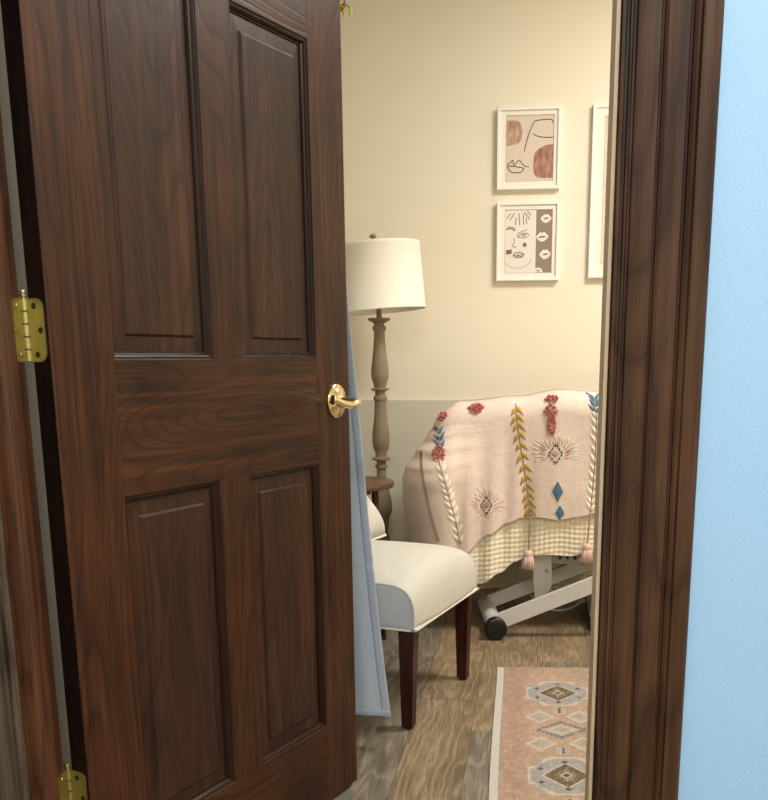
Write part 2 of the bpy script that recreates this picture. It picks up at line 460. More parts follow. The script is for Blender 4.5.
# hinges: the leaf on the door edge moves with the door; the jamb leaf is its sub-part
def rr_plate(bm, y0, y1, z0, z1, r, xa, xb, round_side):
    """plate in the y-z plane with two corners rounded on the round_side (-1: y0)"""
    pts = []
    n = 6
    ya, yb = (y0, y1) if round_side < 0 else (y1, y0)
    s = 1 if ya < yb else -1
    pts.append((yb, z0)); 
    for k in range(n+1):
        a = -PI/2 - (PI/2)*k/n
        pts.append((ya+s*(r+r*math.cos(a)), z0+r+r*math.sin(a)))
    for k in range(n+1):
        a = PI - (PI/2)*k/n
        pts.append((ya+s*(r+r*math.cos(a)), z1-r+r*math.sin(a)))
    pts.append((yb, z1))
    loft(bm, [[(xa, y, z) for y, z in pts], [(xb, y, z) for y, z in pts]], True, (True, True))
inv = Matrix.Rotation(-PHI, 4, 'Z')
for hz in (.310, 1.037, 1.80):
    h0, h1 = hz-.0445, hz+.0445
    bm = bmesh.new(); rr_plate(bm, YP-.030, YP+.003, h0, h1, .014, X0-.0024, X0-.0002, -1)
    hg = obj('hinge', bm, M['brass_old'], door)
    bm = bmesh.new()
    for i in range(5):
        a = h0+(h1-h0)*i/5+.0006; b = h0+(h1-h0)*(i+1)/5-.0006
        lathe(bm, [(.0045, a), (.0057, a+.0006), (.0057, b-.0006), (.0045, b)], 16)
    lathe(bm, [(.0036, h1-.001), (.0036, h1+.003), (.0058, h1+.0035), (.0058, h1+.006), (.0036, h1+.007), (.003, h1+.0085), (.0052, h1+.0095), (.0048, h1+.0115), (.002, h1+.0125)], 14)
    obj('knuckle', bm, M['brass_old'], hg, angle=40)
    bm = bmesh.new()
    for dy, dz in ((-.010, .034), (-.020, .0), (-.010, -.034)):
        cy, cz = YP+dy-.002, hz+dz
        loft(bm, [[(X0-.0024-x, cy+r*math.cos(2*PI*i/14), cz+r*math.sin(2*PI*i/14)) for i in range(14)] for r, x in ((.0046, 0), (.0042, .0007), (.0022, .0009), (.0012, .0002))], True, (False, True))
    obj('screw', bm, M['steel_dark'], hg)
    # jamb leaf, expressed in door-local space
    bm = bmesh.new(); rr_plate(bm, -.034, -.001, h0, h1, .014, -.0042, -.0022, -1)
    for dy, dz in ((-.012, .034), (-.022, .0), (-.012, -.034)):
        loft(bm, [[(-.0022+x, dy-.002+r*math.cos(2*PI*i/14), hz+dz+r*math.sin(2*PI*i/14)) for i in range(14)] for r, x in ((.0046, 0), (.0042, .0009), (.0015, .0009))], True, (False, True))
    bmesh.ops.transform(bm, matrix=inv, verts=bm.verts[:])
    obj('jamb_leaf', bm, M['brass_old'], hg)

# ------------------------------------------------------------------ pictures
def flat(bm, pts, y, th=.0004, mi=0):
    """polygon in the x-z plane given thickness towards -y"""
    loft(bm, [[(a, y, b) for a, b in pts], [(a, y-th, b) for a, b in pts]], True, (False, True), mi)
def stroke(bm, pts, w, y, th=.0005):
    P = [Vector((a, 0, b)) for a, b in pts]
    L, R = [], []
    for i, p in enumerate(P):
        t = (P[min(i+1, len(P)-1)]-P[max(i-1, 0)]).normalized()
        nrm = Vector((-t.z, 0, t.x))
        L.append(p+nrm*w/2); R.append(p-nrm*w/2)
    rows = []
    for l, r in zip(L, R):
        rows.append([Vector((l.x, y-th, l.z)), Vector((r.x, y-th, r.z))])
    loft(bm, rows, False)

def picture(name, label, x0, x1, z0, z1, fw, ox0, ox1, oz0, oz1, paper):
    root = tag(empty(name, ((x0+x1)/2, YB, z0)), label, 'picture frame')
    o = Vector(((x0+x1)/2, YB, z0))
    def bl(x, y, z): return (x-o.x, y-o.y, z-o.z)
    R = lambda i, y: [bl(*p) for p in rect(x0, x1, z0, z1, i, y)]
    bm = bmesh.new()
    loft(bm, [R(0, YB-.001), R(0, YB-.027), R(.0015, YB-.0285), R(fw-.0015, YB-.0285), R(fw, YB-.027), R(fw, YB-.019)], True, (True, False))
    obj('frame', bm, M['frame_white'], root, angle=30)
    bm = bmesh.new()
    ym, yo = YB-.0205, YB-.018
    outer = [bl(*p) for p in rect(x0, x1, z0, z1, fw-.001, ym)]
    inner = [bl(*p) for p in rect(ox0, ox1, oz0, oz1, 0, ym)]
    deep = [bl(*p) for p in rect(ox0, ox1, oz0, oz1, .0022, yo)]
    loft(bm, [outer, inner], True, mi=0); loft(bm, [inner, deep], True, mi=1)
    obj('mat_board', bm, [M['mat_board'], M['mat_edge']], root)
    bm = bmesh.new()
    flat(bm, [(p[0]-o.x, p[2]-o.z) for p in rect(ox0, ox1, oz0, oz1, .0008, 0)], YB-.0163-o.y, .0008)
    pr = obj('print', bm, paper, root)
    YA = YB-.0173-o.y
    def at(u, v): return (ox0+(ox1-ox0)*u-o.x, oz0+(oz1-oz0)*v-o.z)
    return root, pr, at, YA

# abstract line face print
root, pr, at, YA = picture('picture_frame', 'small white framed print with two rust patches and a line face, upper of the pair', .569, .823, 1.662, 1.971, .012, .6035, .7965, 1.692, 1.942, M['paper_warm'])
z = lambda x, y: at((x-55)/475, 1-(y-78)/645)
def sp2(pts, n=6, closed=False): return [(p.x, p.z) for p in spline([(a, 0, b) for a, b in pts], n, closed)]
bm = bmesh.new(); flat(bm, [z(*p) for p in [(62, 128)]] + sp2([z(*p) for p in [(140, 124), (190, 145), (214, 200), (214, 290), (190, 340), (130, 362)]]) + [z(62, 374)], YA); obj('patch', bm, M['blob_tan'], pr)
bm = bmesh.new(); flat(bm, [z(*p) for p in [(524, 362)]] + sp2([z(*p) for p in [(450, 372), (385, 405), (342, 455), (330, 540), (335, 630), (362, 676), (410, 692)]]) + [z(524, 690)], YA); obj('patch', bm, M['blob_rose'], pr)
bm = bmesh.new()
for ln in ([(240, 428), (268, 305), (318, 172), (345, 138), (400, 129), (470, 125), (500, 128), (520, 158)], [(323, 260), (365, 283), (430, 296), (522, 298)],
           [(72, 556), (108, 530), (126, 512), (140, 560), (165, 535), (192, 513), (222, 548), (256, 575), (290, 577)], [(72, 566), (150, 572), (238, 592)],
           [(76, 566), (92, 605), (135, 632), (200, 632), (228, 614), (238, 590)]):
    stroke(bm, sp2([z(*p) for p in ln]), .0032, YA, .0006)
obj('line_drawing', bm, M['ink'], pr)

# mouths and collage face print
root, pr, at, YA = picture('picture_frame', 'small white framed print with a sketched face and mouths on taupe, lower of the pair', .571, .8265, 1.306, 1.614, .012, .6035, .7985, 1.336, 1.585, M['paper_white'])
z = lambda x, y: at((x-62)/494, 1-(y-58)/652)
bm = bmesh.new(); flat(bm, [z(388, 62), z(556, 62), z(553, 706), z(388, 706)], YA, .0003); obj('band', bm, M['taupe'], pr)
def lips(cx, cy, w, h):
    return sp2([z(cx+w*a, cy+h*b) for a, b in ((-.5, .02), (-.3, -.3), (-.12, -.5), (0, -.38), (.14, -.5), (.32, -.32), (.5, -.02), (.32, .32), (.1, .5), (-.14, .5), (-.34, .3))], 4, True)
for a, (cx, cy, w) in (((488, 150, 112, 88), (488, 150, 54)), ((452, 336, 126, 96), (450, 338, 90)), ((484, 515, 116, 98), (490, 516, 64))):
    bm = bmesh.new(); flat(bm, lips(*a), YA-.0004); mo = obj('mouth', bm, M['paper_white'], pr)
    bm = bmesh.new(); flat(bm, sp2([z(cx-w/2, cy+4), z(cx, cy-9), z(cx+w/2, cy-4), z(cx, cy+9)], 4, True), YA-.0009); obj('mouth_line', bm, M['ink_taupe'], mo)
bm = bmesh.new(); flat(bm, [z(388, 662), z(420, 648), z(455, 668), z(466, 700), z(388, 700)], YA-.0004); mo = obj('mouth', bm, M['paper_white'], pr)
bm = bmesh.new(); flat(bm, [z(392, 684), z(420, 676), z(440, 686), z(416, 692)], YA-.0009); obj('mouth_line', bm, M['ink_taupe'], mo)
def ink(name, lines, parent=None):
    bm = bmesh.new()
    for ln, w in lines: stroke(bm, sp2([z(*p) for p in ln], 5), w, YA)
    return obj(name, bm, M['ink_taupe'], parent or pr)
hair = ink('hair', [([(208, 95), (217, 212)], .0032)])
for ln in ([(85, 150), (120, 98)], [(115, 165), (165, 88)], [(175, 215), (180, 138)], [(258, 210), (255, 98)], [(290, 200), (284, 140)], [(322, 157), (265, 84)], [(330, 115), (294, 75)]):
    ink('strand', [(ln, .0032)], hair)
ink('eyebrow', [([(76, 262), (100, 248), (140, 252), (166, 275)], .0046), ([(92, 232), (130, 232), (168, 248), (166, 270)], .003)])
ink('eye', [([(208, 345), (194, 315), (215, 292), (250, 278), (292, 264)], .0028), ([(206, 335), (235, 302), (280, 298), (312, 308), (296, 335), (250, 344), (206, 335)], .0024), ([(240, 300), (262, 326), (282, 300)], .004)])
ink('nose', [([(160, 345), (166, 382), (144, 424), (158, 436), (172, 430), (178, 450)], .0026)])
ink('lips', [([(152, 526), (185, 492), (206, 500), (222, 490), (266, 514), (240, 542), (190, 548), (152, 526)], .0034), ([(152, 526), (200, 522), (266, 514)], .0028), ([(180, 546), (210, 530), (245, 540)], .0034)])
bm = bmesh.new(); flat(bm, [z(78, 470), z(138, 460), z(140, 506), z(80, 514)], YA); obj('square', bm, M['ink_taupe'], pr)
bm = bmesh.new(); flat(bm, sp2([z(272+(26 if i % 2 else 17)*math.cos(i*PI/6), 416+(28 if i % 2 else 19)*math.sin(i*PI/6)) for i in range(12)], 2, True), YA); obj('cheek_dot', bm, M['ink_taupe'], pr)
chin = None
for i in range(15):
    a = math.radians(172-164*i/14); cx, cy = 200+136*math.cos(a), 560+84*math.sin(a)
    bm = bmesh.new(); stroke(bm, [z(cx, cy), z(cx+13*math.cos(a), cy+20*math.sin(a))], .0024, YA)
    obj('chin_dash', bm, M['ink_taupe'], pr)

# larger picture partly behind the door frame
root, pr, at, YA = picture('picture_frame', 'larger tall white picture frame cut off by the door frame at right', .948, 1.42, 1.314, 1.974, .015, .996, 1.372, 1.366, 1.93, M['paper_warm'])
bm = bmesh.new(); flat(bm, [at(.06, 0), at(1, 0), at(1, 1), at(.06, 1)], YA); obj('colour_field', bm, M['blob_tan'], pr)

# ------------------------------------------------------------------ floor lamp
LX, LY = .128, 2.5
lamp = tag(empty('floor_lamp', (LX, LY, 0)), 'floor lamp with cream drum shade and turned taupe wooden post', 'lamp')
bm = bmesh.new()
pz = lambda y: .834+(400-y)*.00386
base = [(.135, 0), (.137, .006), (.135, .016), (.120, .022), (.085, .028), (.045, .040), (.030, .056), (.022, .075), (.030, .10), (.042, .135), (.046, .18), (.040, .235), (.030, .275), (.024, .30)]
pp = [(523, 7.6), (518, 10), (512, 10.8), (504, 10.2), (494, 8), (484, 5.6), (475, 4.6), (471, 4.6), (470, 6.3), (467.5, 6.3), (466.5, 4.8), (463, 4.6), (461.5, 9.4), (459.5, 9.6), (458.5, 6), (455, 5.6), (450, 7.6), (443, 8.8), (435, 8.8), (424, 7.2), (412, 6.0), (403, 5.7), (401, 6.0), (399.5, 7.0), (397, 7.0), (396, 5.4), (392.5, 5.0), (391.5, 5.2), (390, 9.0), (388.6, 9.2), (387.6, 5.8), (384, 6.6), (380, 8.0), (375, 8.9), (369, 8.8), (360, 7.6), (348, 6.3), (338, 5.6), (331, 5.4), (330, 6.6), (328, 7.0), (326.5, 6.6), (325.4, 5.0), (323.6, 5.2), (322, 8.2), (320.6, 10.8), (319, 11.2), (318.4, 10.6), (318, 3.0)]
lathe(bm, base+[(r*.00393, pz(y)) for y, r in pp], 36)
obj('post', bm, M['lamp_body'], lamp, angle=32)
bm = bmesh.new(); lathe(bm, [(.0105, pz(318.5)), (.0105, 1.215)], 16); obj('neck', bm, M['lamp_body'], lamp, angle=40)
tilt = Matrix.Translation((0, 0, 1.21)) @ Matrix.Rotation(math.radians(-4.6), 4, 'Y') @ Matrix.Translation((0, 0, -1.21))
bm = bmesh.new()
lathe(bm, [(.180, 1.174), (.181, 1.175), (.181, 1.184), (.1805, 1.185), (.1775, 1.409), (.1782, 1.410), (.1778, 1.420), (.1765, 1.421), (.175, 1.420), (.178, 1.176)], 64, caps=(False, False))
bmesh.ops.transform(bm, matrix=tilt, verts=bm.verts[:])
obj('lamp_shade', bm, M['shade'], lamp, angle=40)
bm = bmesh.new()
for i in range(3):
    a = i*2*PI/3+.4
    tube(bm, [(0, 0, 1.413), (.1735*math.cos(a), .1735*math.sin(a), 1.413)], .0018, 6)
for s in (1, -1): tube(bm, spline([(0, s*.008, 1.21), (0, s*.045, 1.27), (0, s*.05, 1.32), (0, s*.03, 1.39), (0, 0, 1.413)], 6), .0018, 6)
bmesh.ops.transform(bm, matrix=tilt, verts=bm.verts[:])
obj('harp', bm, M['steel_dark'], lamp, smooth=True)
bm = bmesh.new(); lathe(bm, [(.004, 1.410), (.004, 1.446), (.012, 1.448), (.0145, 1.454), (.009, 1.460), (.003, 1.462)], 16)
bmesh.ops.transform(bm, matrix=tilt, verts=bm.verts[:]); obj('finial', bm, M['lamp_body'], lamp, smooth=True)
bm = bmesh.new(); lathe(bm, [(.012, 1.21), (.015, 1.215), (.015, 1.245), (.010, 1.25), (.014, 1.262), (.028, 1.30), (.030, 1.32), (.024, 1.342), (.01, 1.352)], 20); obj('bulb', bm, M['frame_white'], lamp, smooth=True)

# ------------------------------------------------------------------ side table
TX, TY, TR, TZ = .088, 1.95, .168, .578
tab = tag(empty('side_table', (TX, TY, 0)), 'small round brown wooden side table between the chair and the floor lamp', 'table')
bm = bmesh.new(); lathe(bm, [(TR-.008, TZ-.022), (TR-.002, TZ-.020), (TR, TZ-.016), (TR, TZ-.006), (TR-.002, TZ-.002), (TR-.006, TZ)], 48); obj('tabletop', bm, M['table_wood'], tab, angle=40)
for i in range(4):
    a = math.radians(8+90*i)
    bm = bmesh.new()
    cx, cy = .099*math.cos(a), .099*math.sin(a)
    tube(bm, [(cx*1.25, cy*1.25, 0), (cx, cy, TZ-.0222)], [.009, .0125], 14)
    obj('leg', bm, M['table_wood'], tab, smooth=True)
bm = bmesh.new(); lathe(bm, [(.085, TZ-.045), (.085, TZ-.022), (.075, TZ-.022), (.075, TZ-.045), (.085, TZ-.045)], 32, caps=(False, False)); obj('apron', bm, M['table_wood'], tab, angle=40)

# ------------------------------------------------------------------ parsons chair
ca = math.atan2(-.267, .964)
cloc = Vector((.494-.964*.24, 1.325+.267*.24, 0))
chair = tag(empty('upholstered_chair', cloc, ca), 'grey linen armless chair with ivory piping and dark cherry legs', 'chair')
HW = .256
side = [(-.245, .293), (0.0, .291), (.236, .290), (.243, .296), (.2445, .320), (.2435, .345), (.238, .370), (.226, .390), (.208, .402), (.182, .409), (.10, .412), (0, .412), (-.12, .410), (-.245, .408)]
sd = [(p.x, p.z) for p in spline([(a, 0, b) for a, b in side], 4)]
bm = bmesh.new()
loops = []
NW = 28
for i in range(NW+1):
    y = HW*math.sin((i/NW-.5)*PI)
    cfac = max(0, 1-(abs(y)/HW)**2.2)**.8
    L = []
    for a, b in sd:
        up = max(0, min(1, (b-.31)/.10)); up = up*up*(3-2*up)
        fr = max(0, min(1, (a-.15)/.09))
        L.append((a+.010*cfac*fr*(1 if b > .3 else 0), y, b+.045*cfac*up*(1-.25*fr)))
    loops.append(L)
loft(bm, loops, True)
obj('seat', bm, M['linen'], chair, angle=50)
for s in (-1, 1):
    bm = bmesh.new()
    flatp = [Vector((a, s*(HW+.0005), b)) for a, b in sd]
    cen = Vector((0, s*(HW+.006), .35))
    loft(bm, [flatp, [v.lerp(cen, .06)+Vector((0, s*.003, 0)) for v in flatp], [v.lerp(cen, .35)+Vector((0, s*.001, 0)) for v in flatp], [v.lerp(cen, .97) for v in flatp]], True, (False, True))
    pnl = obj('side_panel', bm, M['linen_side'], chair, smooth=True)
    tag(pnl, 'cool grey boxed side of the seat')
    bm = bmesh.new()
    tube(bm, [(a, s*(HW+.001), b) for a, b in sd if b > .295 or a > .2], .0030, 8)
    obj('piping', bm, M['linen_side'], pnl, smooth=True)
bm = bmesh.new()
cor = [(-.24, -HW, .291), (.232, -HW, .290), (.238, -HW+.002, .290), (.242, -HW+.007, .290)]+[(.2425+.004*math.cos(PI/2*t/10), (HW-.012)*t/10, .2905) for t in range(-9, 10)]+[(.242, HW-.007, .290), (.238, HW-.002, .290), (.232, HW, .290), (-.24, HW, .291)]
tube(bm, cor, .0042, 8)
obj('welt', bm, M['piping'], chair, smooth=True)
for sx in (1, -1):
    for sy in (-1, 1):
        bm = bmesh.new()
        tx, ty = sx*.215, sy*.222
        bx_, by_ = (.213 if sx > 0 else -.275), sy*.224
        q = lambda cx, cy, h, zz: [(cx-h, cy-h, zz), (cx+h, cy-h, zz), (cx+h, cy+h, zz), (cx-h, cy+h, zz)]
        loft(bm, [q(bx_, by_, .0155, .008), q(tx, ty, .0225, .292)], True, (True, True))
        bmesh.ops.bevel(bm, geom=[e for e in bm.edges if abs(e.verts[0].co.z-e.verts[1].co.z) > .1], offset=.002, segments=2, affect='EDGES')
        lg = obj('leg', bm, M['leg_wood'], chair)
        bm = bmesh.new(); lathe(bm, [(.011, 0), (.0125, .002), (.0125, .007), (.010, .009)], 16, (bx_, by_, 0)); obj('foot_glide', bm, M['black_plastic'], lg, smooth=True)
bm = bmesh.new()
loops = []
for i in range(13):
    t = i/12; zz = .29+.70*t; xc = -.255-.13*t-.02*t*t
    th = .045*(1-.25*t); hw = HW-.003*math.sin(PI*t)
    if i == 12: th *= .6
    L = []
    for kx in range(24):
        a = 2*PI*kx/24; cx, sx_ = math.cos(a), math.sin(a)
        L.append((xc+th*math.copysign(abs(cx)**.35, cx), hw*math.copysign(abs(sx_)**.16, sx_), zz))
    loops.append(L)
loft(bm, loops, True, (True, True))
obj('backrest', bm, M['linen'], chair, angle=60)

# pillow resting on the seat against the back
def cushion(half, thick, seg=26):
    bm = bmesh.new(); g = {}
    for s in (1, -1):
        for i in range(seg+1):
            for j in range(seg+1):
                u, v = -1+2*i/seg, -1+2*j/seg
                e = (max(0, 1-u**4)*max(0, 1-v**4))**.55
                pin = 1-.07*(1-abs(u)**2)*abs(v)**3
                pin2 = 1-.07*(1-abs(v)**2)*abs(u)**3
                key = (i, j) if (i in (0, seg) or j in (0, seg)) else (i, j, s)
                if key not in g: g[key] = bm.verts.new((s*thick*e, half*u*pin2, half*v*pin))
        for i in range(seg):
            for j in range(seg):
                q = []
                for a, b in ((i, j), (i+1, j), (i+1, j+1), (i, j+1)):
                    q.append(g[(a, b)] if (a, b) in g else g[(a, b, s)])
                try: bm.faces.new(q if s > 0 else q[::-1])
                except ValueError: pass
    return bm
pil = tag(empty('throw_pillow', (0, 0, 0)), 'pale grey square pillow leaning on the seat of the linen chair', 'pillow')
PM = Matrix.Translation((.150, 1.52, .545)) @ Matrix.Rotation(ca, 4, 'Z') @ Matrix.Rotation(math.radians(-40), 4, 'Y') @ Matrix.Rotation(math.radians(3), 4, 'X')
pil.matrix_world = PM
obj('cushion', cushion(.14, .065), M['linen'], pil, smooth=True)
bm = bmesh.new(); e = []
for i in range(40):
    a = i*4/40; sidei, t = int(a), (a-int(a))*2-1
    k_ = .14*(1-.07*(1-t*t))
    e.append([(0, .14*t, -k_), (0, k_, .14*t), (0, -.14*t, k_), (0, -k_, -.14*t)][sidei])
e.append(e[0]); tube(bm, e, .0045, 8, False); obj('piping', bm, M['piping'], pil, smooth=True)

# ------------------------------------------------------------------ hanging curtain behind the door
cur = tag(empty('curtain', (-.1, .98, 0)), 'pale blue cloth curtain hanging beside the open door edge', 'curtain')
def cur_right(zz): return lerp1(zz, [(.0, .392), (.086, .380), (.212, .366), (.398, .348), (.603, .331), (.801, .317), (.897, .309), (1.039, .297), (1.2, .286), (1.8, .26), (2.4, .25)])
def lerp1(x, tab):
    if x <= tab[0][0]: return tab[0][1]
    for (a, va), (b, vb) in zip(tab, tab[1:]):
        if x <= b: return va+(vb-va)*(x-a)/(b-a)
    return tab[-1][1]
def cur_pt(u, v):
    """u 0 left .. 1 right, v 0 hem .. 1 top"""
    hem = .070+.014*u*u
    zz = hem+(2.36-hem)*v
    xr = cur_right(zz); xl = -.20-.02*(1-v)
    x = xl+(xr-xl)*u
    fold = .022*math.sin(u*16+.6*math.sin(v*3))*(1-.5*v)*(.35+.65*min(1, (1-u)/.30)) + .006*math.sin(u*47+v*2)*min(1, (1-u)*5)
    zc = zz-.16*0
    for z0, amp, sl in ((.548, .003, .12), (.478, .005, .07), (.515, .002, .1)):
        d = zc-(z0+sl*(u-1)*.7)
        fold -= amp*math.exp(-(d/.010)**2)
        fold += amp*.7*math.exp(-((d-.022)/.014)**2)
    return Vector((x+.1, fold, zz))
def sheet(fn, nu, nv, th=0.0, u0=0, u1=1, v0=0, v1=1, off=0.0):
    bm = bmesh.new()
    rows = [[bm.verts.new(fn(u0+(u1-u0)*i/nu, v0+(v1-v0)*j/nv)+Vector((0, -off, 0))) for i in range(nu+1)] for j in range(nv+1)]
    for a, b in zip(rows, rows[1:]):
        for i in range(nu): bm.faces.new((a[i], a[i+1], b[i+1], b[i]))
    if th:
        bmesh.ops.recalc_face_normals(bm, faces=bm.faces[:])
        bmesh.ops.solidify(bm, geom=bm.faces[:], thickness=th)
    return bm
obj('cloth', sheet(cur_pt, 90, 220, .0012), M['pale_blue_cloth'], cur, smooth=True)
bm = sheet(cur_pt, 5, 220, .0012, .962, 1.0004, off=.0003); obj('side_hem', bm, M['pale_blue_cloth'], cur, smooth=True)
bm = sheet(cur_pt, 90, 3, .0012, 0, 1.0, 0, .008, off=.0005); obj('bottom_hem', bm, M['pale_blue_cloth'], cur, smooth=True)
for i in range(7):
    bm = bmesh.new()
    u = .03+.155*i; p = cur_pt(min(u, .975), 1)
    tube(bm, [(p.x+.021*math.cos(a*PI/8), p.y*.0, 2.385+.0205*math.sin(a*PI/8)) for a in range(17)], .0022, 6, False)
    obj('ring', bm, M['rod'], cur, smooth=True)
rod = tag(empty('curtain_rod', (XL, .98, 2.385)), 'white rod above the door that carries the pale blue curtain', 'curtain rod')
bm = bmesh.new(); tube(bm, [(0.0, 0, 0), (.57, 0, 0)], .012, 14); obj('pole', bm, M['rod'], rod, smooth=True)
bm = bmesh.new(); tube(bm, [(.55, 0, .012), (.55, 0, ZC-2.385)], .006, 10); obj('ceiling_hanger', bm, M['rod'], rod, smooth=True)

# flowering vine hanging from the rod end
vine = tag(empty('flower_garland', (.300, .985, 2.37)), 'hanging sprig of yellow flowers and green leaves at the top of the door edge', 'garland')
V0 = Vector((.300, .985, 2.37))
bm = bmesh.new()
main_ = spline([(.300, .968, 2.40), (.302, .962, 2.36), (.290, .965, 2.15), (.288, .985, 1.95), (.294, 1.0, 1.80), (.292, 1.0, 1.775), (.284, 1.0, 1.767), (.272, 1.0, 1.74), (.266, 1.0, 1.70), (.272, 1.0, 1.68)], 8)
tube(bm, [p-V0 for p in main_], .0013, 6)
for br in ([(.292, 1.0, 1.775), (.298, 1.0, 1.770), (.302, 1.0, 1.765), (.306, 1.0, 1.766)], [(.290, 1, 1.772), (.286, 1, 1.762), (.291, 1, 1.748)], [(.289, .98, 1.92), (.30, .985, 1.9), (.304, .985, 1.87)]):
    tube(bm, [p-V0 for p in spline(br, 5)], .001, 6)
obj('stem', bm, M['leaf_green'], vine, smooth=True)
def leaf(c, d, ln, wd, cup=.2):
    d = Vector(d).normalized(); sdv = d.cross(Vector((.2, 1, .1))).normalized(); nn = d.cross(sdv)
    bm = bmesh.new(); rows = []
    for i in range(7):
        t = i/6; w_ = wd*math.sin(PI*min(1, t*.92+.06))**.8
        p = Vector(c)-V0+d*ln*t+nn*(-.15*ln*t*t)
        rows.append([p-sdv*w_+nn*cup*w_, p, p+sdv*w_+nn*cup*w_])
    loft(bm, rows, False)
    bmesh.ops.solidify(bm, geom=bm.faces[:], thickness=.0006)
    return bm
for c_, d_, ln, wd in (((.2945, .999, 1.768), (-1, 0, -.25), .014, .0045), ((.276, 1, 1.752), (-.3, 0, -1), .02, .006), ((.2715, .999, 1.697), (.55, 0, -1), .016, .0038), ((.288, .985, 1.95), (1, 0, -.4), .03, .009), ((.289, .985, 1.90), (-1, 0, -.5), .03, .009), ((.29, .97, 2.12), (1, .1, -.6), .032, .010), ((.291, .967, 2.2), (-1, 0, -.6), .032, .010)):
    obj('leaf', leaf(c_, d_, ln, wd), M['leaf_green'], vine, smooth=True)
bm = bmesh.new()
for i in range(8):
    a = i*PI/4
    b2 = leaf((.2855, .996, 1.7625), (math.cos(a)*.75, -.25, math.sin(a)*.75-.35), .0085, .0036)
    me = bpy.data.meshes.new('tmp'); b2.to_mesh(me); b2.free(); bm.from_mesh(me); bpy.data.meshes.remove(me)
obj('blossom', bm, M['petal'], vine, smooth=True)
bm = bmesh.new(); lathe(bm, [(.0005, .009), (.0028, .004), (.0040, -.002), (.0034, -.007), (.0005, -.0125)], 12, Vector((.3065, 1.0, 1.7575))-V0); obj('bud', bm, M['bud_green'], vine, smooth=True)
bm = bmesh.new()
for dx in (-.004, .001, .005): lathe(bm, [(.0004, .005), (.0016, .001), (.0012, -.004), (.0003, -.007)], 8, Vector((.290+dx, 1.0, 1.746-abs(dx)*.3))-V0)
obj('bud', bm, M['paper_white'], vine, smooth=True)

# ------------------------------------------------------------------ treatment table under the throws
tt = tag(empty('treatment_table', (1.0, 2.3, 0)), 'white tubular steel frame of a padded table hidden under two throws', 'table')
O = Vector((1.0, 2.3, 0))
def sh(bm):
    bmesh.ops.translate(bm, vec=-O, verts=bm.verts[:]); return bm
def HT(x): return lerp(x, [(.38, .800), (.48, .820), (.68, .838), (.84, .862), (.92, .856), (1.1, .845), (1.5, .835)])
bm = bmesh.new(); loops = []
for i in range(25):
    t = i/24; x = .475+1.02*t
    h = HT(x)-.016; e = min(1, min(t, 1-t)*24/2+.25)
    y0, y1 = 2.145, 2.575; zlo = h-.085
    cz, cy = (h+zlo)/2, (y0+y1)/2; hz, hy = (h-zlo)/2*(.55+.45*e), (y1-y0)/2*(.93+.07*e)
    loops.append([(x, cy+hy*math.copysign(abs(math.cos(2*PI*k_/28))**.28, math.cos(2*PI*k_/28)), cz+hz*math.copysign(abs(math.sin(2*PI*k_/28))**.4, math.sin(2*PI*k_/28))) for k_ in range(28)])
loft(bm, loops, True, (True, True)); obj('padded_top', sh(bm), M['vinyl'], tt, smooth=True)
# under-frame of the top
bm = bmesh.new()
for y in (2.24, 2.48): box(bm, (.56, y-.02, .715), (1.45, y+.02, .752), .003)
for x in (.56, 1.45): box(bm, (x-.02, 2.22, .715), (x+.02, 2.50, .752), .003)
obj('top_frame', sh(bm), M['white_steel'], tt)
# floor bars with round black end caps
for (a, b) in (((.615, 1.995, .043), (.556, 2.40, .043)), ((1.42, 2.03, .043), (1.42, 2.46, .043))):
    A, B = Vector(a), Vector(b); d = (B-A).normalized()
    bm = bmesh.new(); tube(bm, [A, B], .031, 24); ft = obj('floor_bar', sh(bm), M['white_steel'], tt, angle=50)
    for P, s in ((A, -1), (B, 1)):
        if s > 0 and A.x < 1: continue
        bm = bmesh.new(); tube(bm, [P-d*s*.02, P-d*s*.017, P+d*s*.008, P+d*s*.012, P+d*s*.0135], [.036, .041, .041, .037, .030], 28); obj('end_cap', sh(bm), M['black_plastic'], ft, angle=40)
# crossed lifting arms
ARM = [((.617, 2.045, .054), (1.43, 2.045, .405)), ((.575, 2.355, .054), (1.43, 2.40, .405)), ((1.40, 2.10, .054), (.60, 2.24, .725)), ((1.40, 2.42, .054), (.60, 2.48, .725))]
for a, b in ARM[:2]:
    bm = bmesh.new(); tube(bm, [a, b], 0, sq=(.0265, .016)); obj('lift_arm', sh(bm), M['white_steel'], tt)
# upright column carrying the top at the right end, tied to the arms
bm = bmesh.new()
for y in (2.045, 2.40): box(bm, (1.40, y-.02, .05), (1.45, y+.02, .74), .003)
box(bm, (1.405, 2.04, .36), (1.445, 2.41, .40), .003)
obj('column', sh(bm), M['white_steel'], tt)
bm = bmesh.new()
for y in (2.36,):
    pts = [(.738, .30), (.812, .30), (.816, .165), (.792, .112), (.768, .098), (.754, .112)]
    loft(bm, [[(a, 2.17, b) for a, b in pts], [(a, 2.18, b) for a, b in pts]], True, (True, True))
br = obj('pivot_plate', sh(bm), M['white_steel'], tt)
bm = bmesh.new()
tube(bm, [(.70, 2.21, .28), (.94, 2.21, .27)], 0, sq=(.030, .012))
for a in (-1, 1): pass
obj('actuator_rail', sh(bm), M['grey_steel'], tt)
bm = bmesh.new()
for x, zz in ((.845, .268), (.872, .27), (.90, .268)): tube(bm, [(x, 2.196, zz), (x, 2.188, zz)], .007, 10)
obj('bolt', sh(bm), M['black_plastic'], tt)
bm = bmesh.new(); tube(bm, [(.797, 2.171, .222), (.797, 2.164, .222)], .0085, 6); obj('bolt', sh(bm), M['grey_steel'], br)
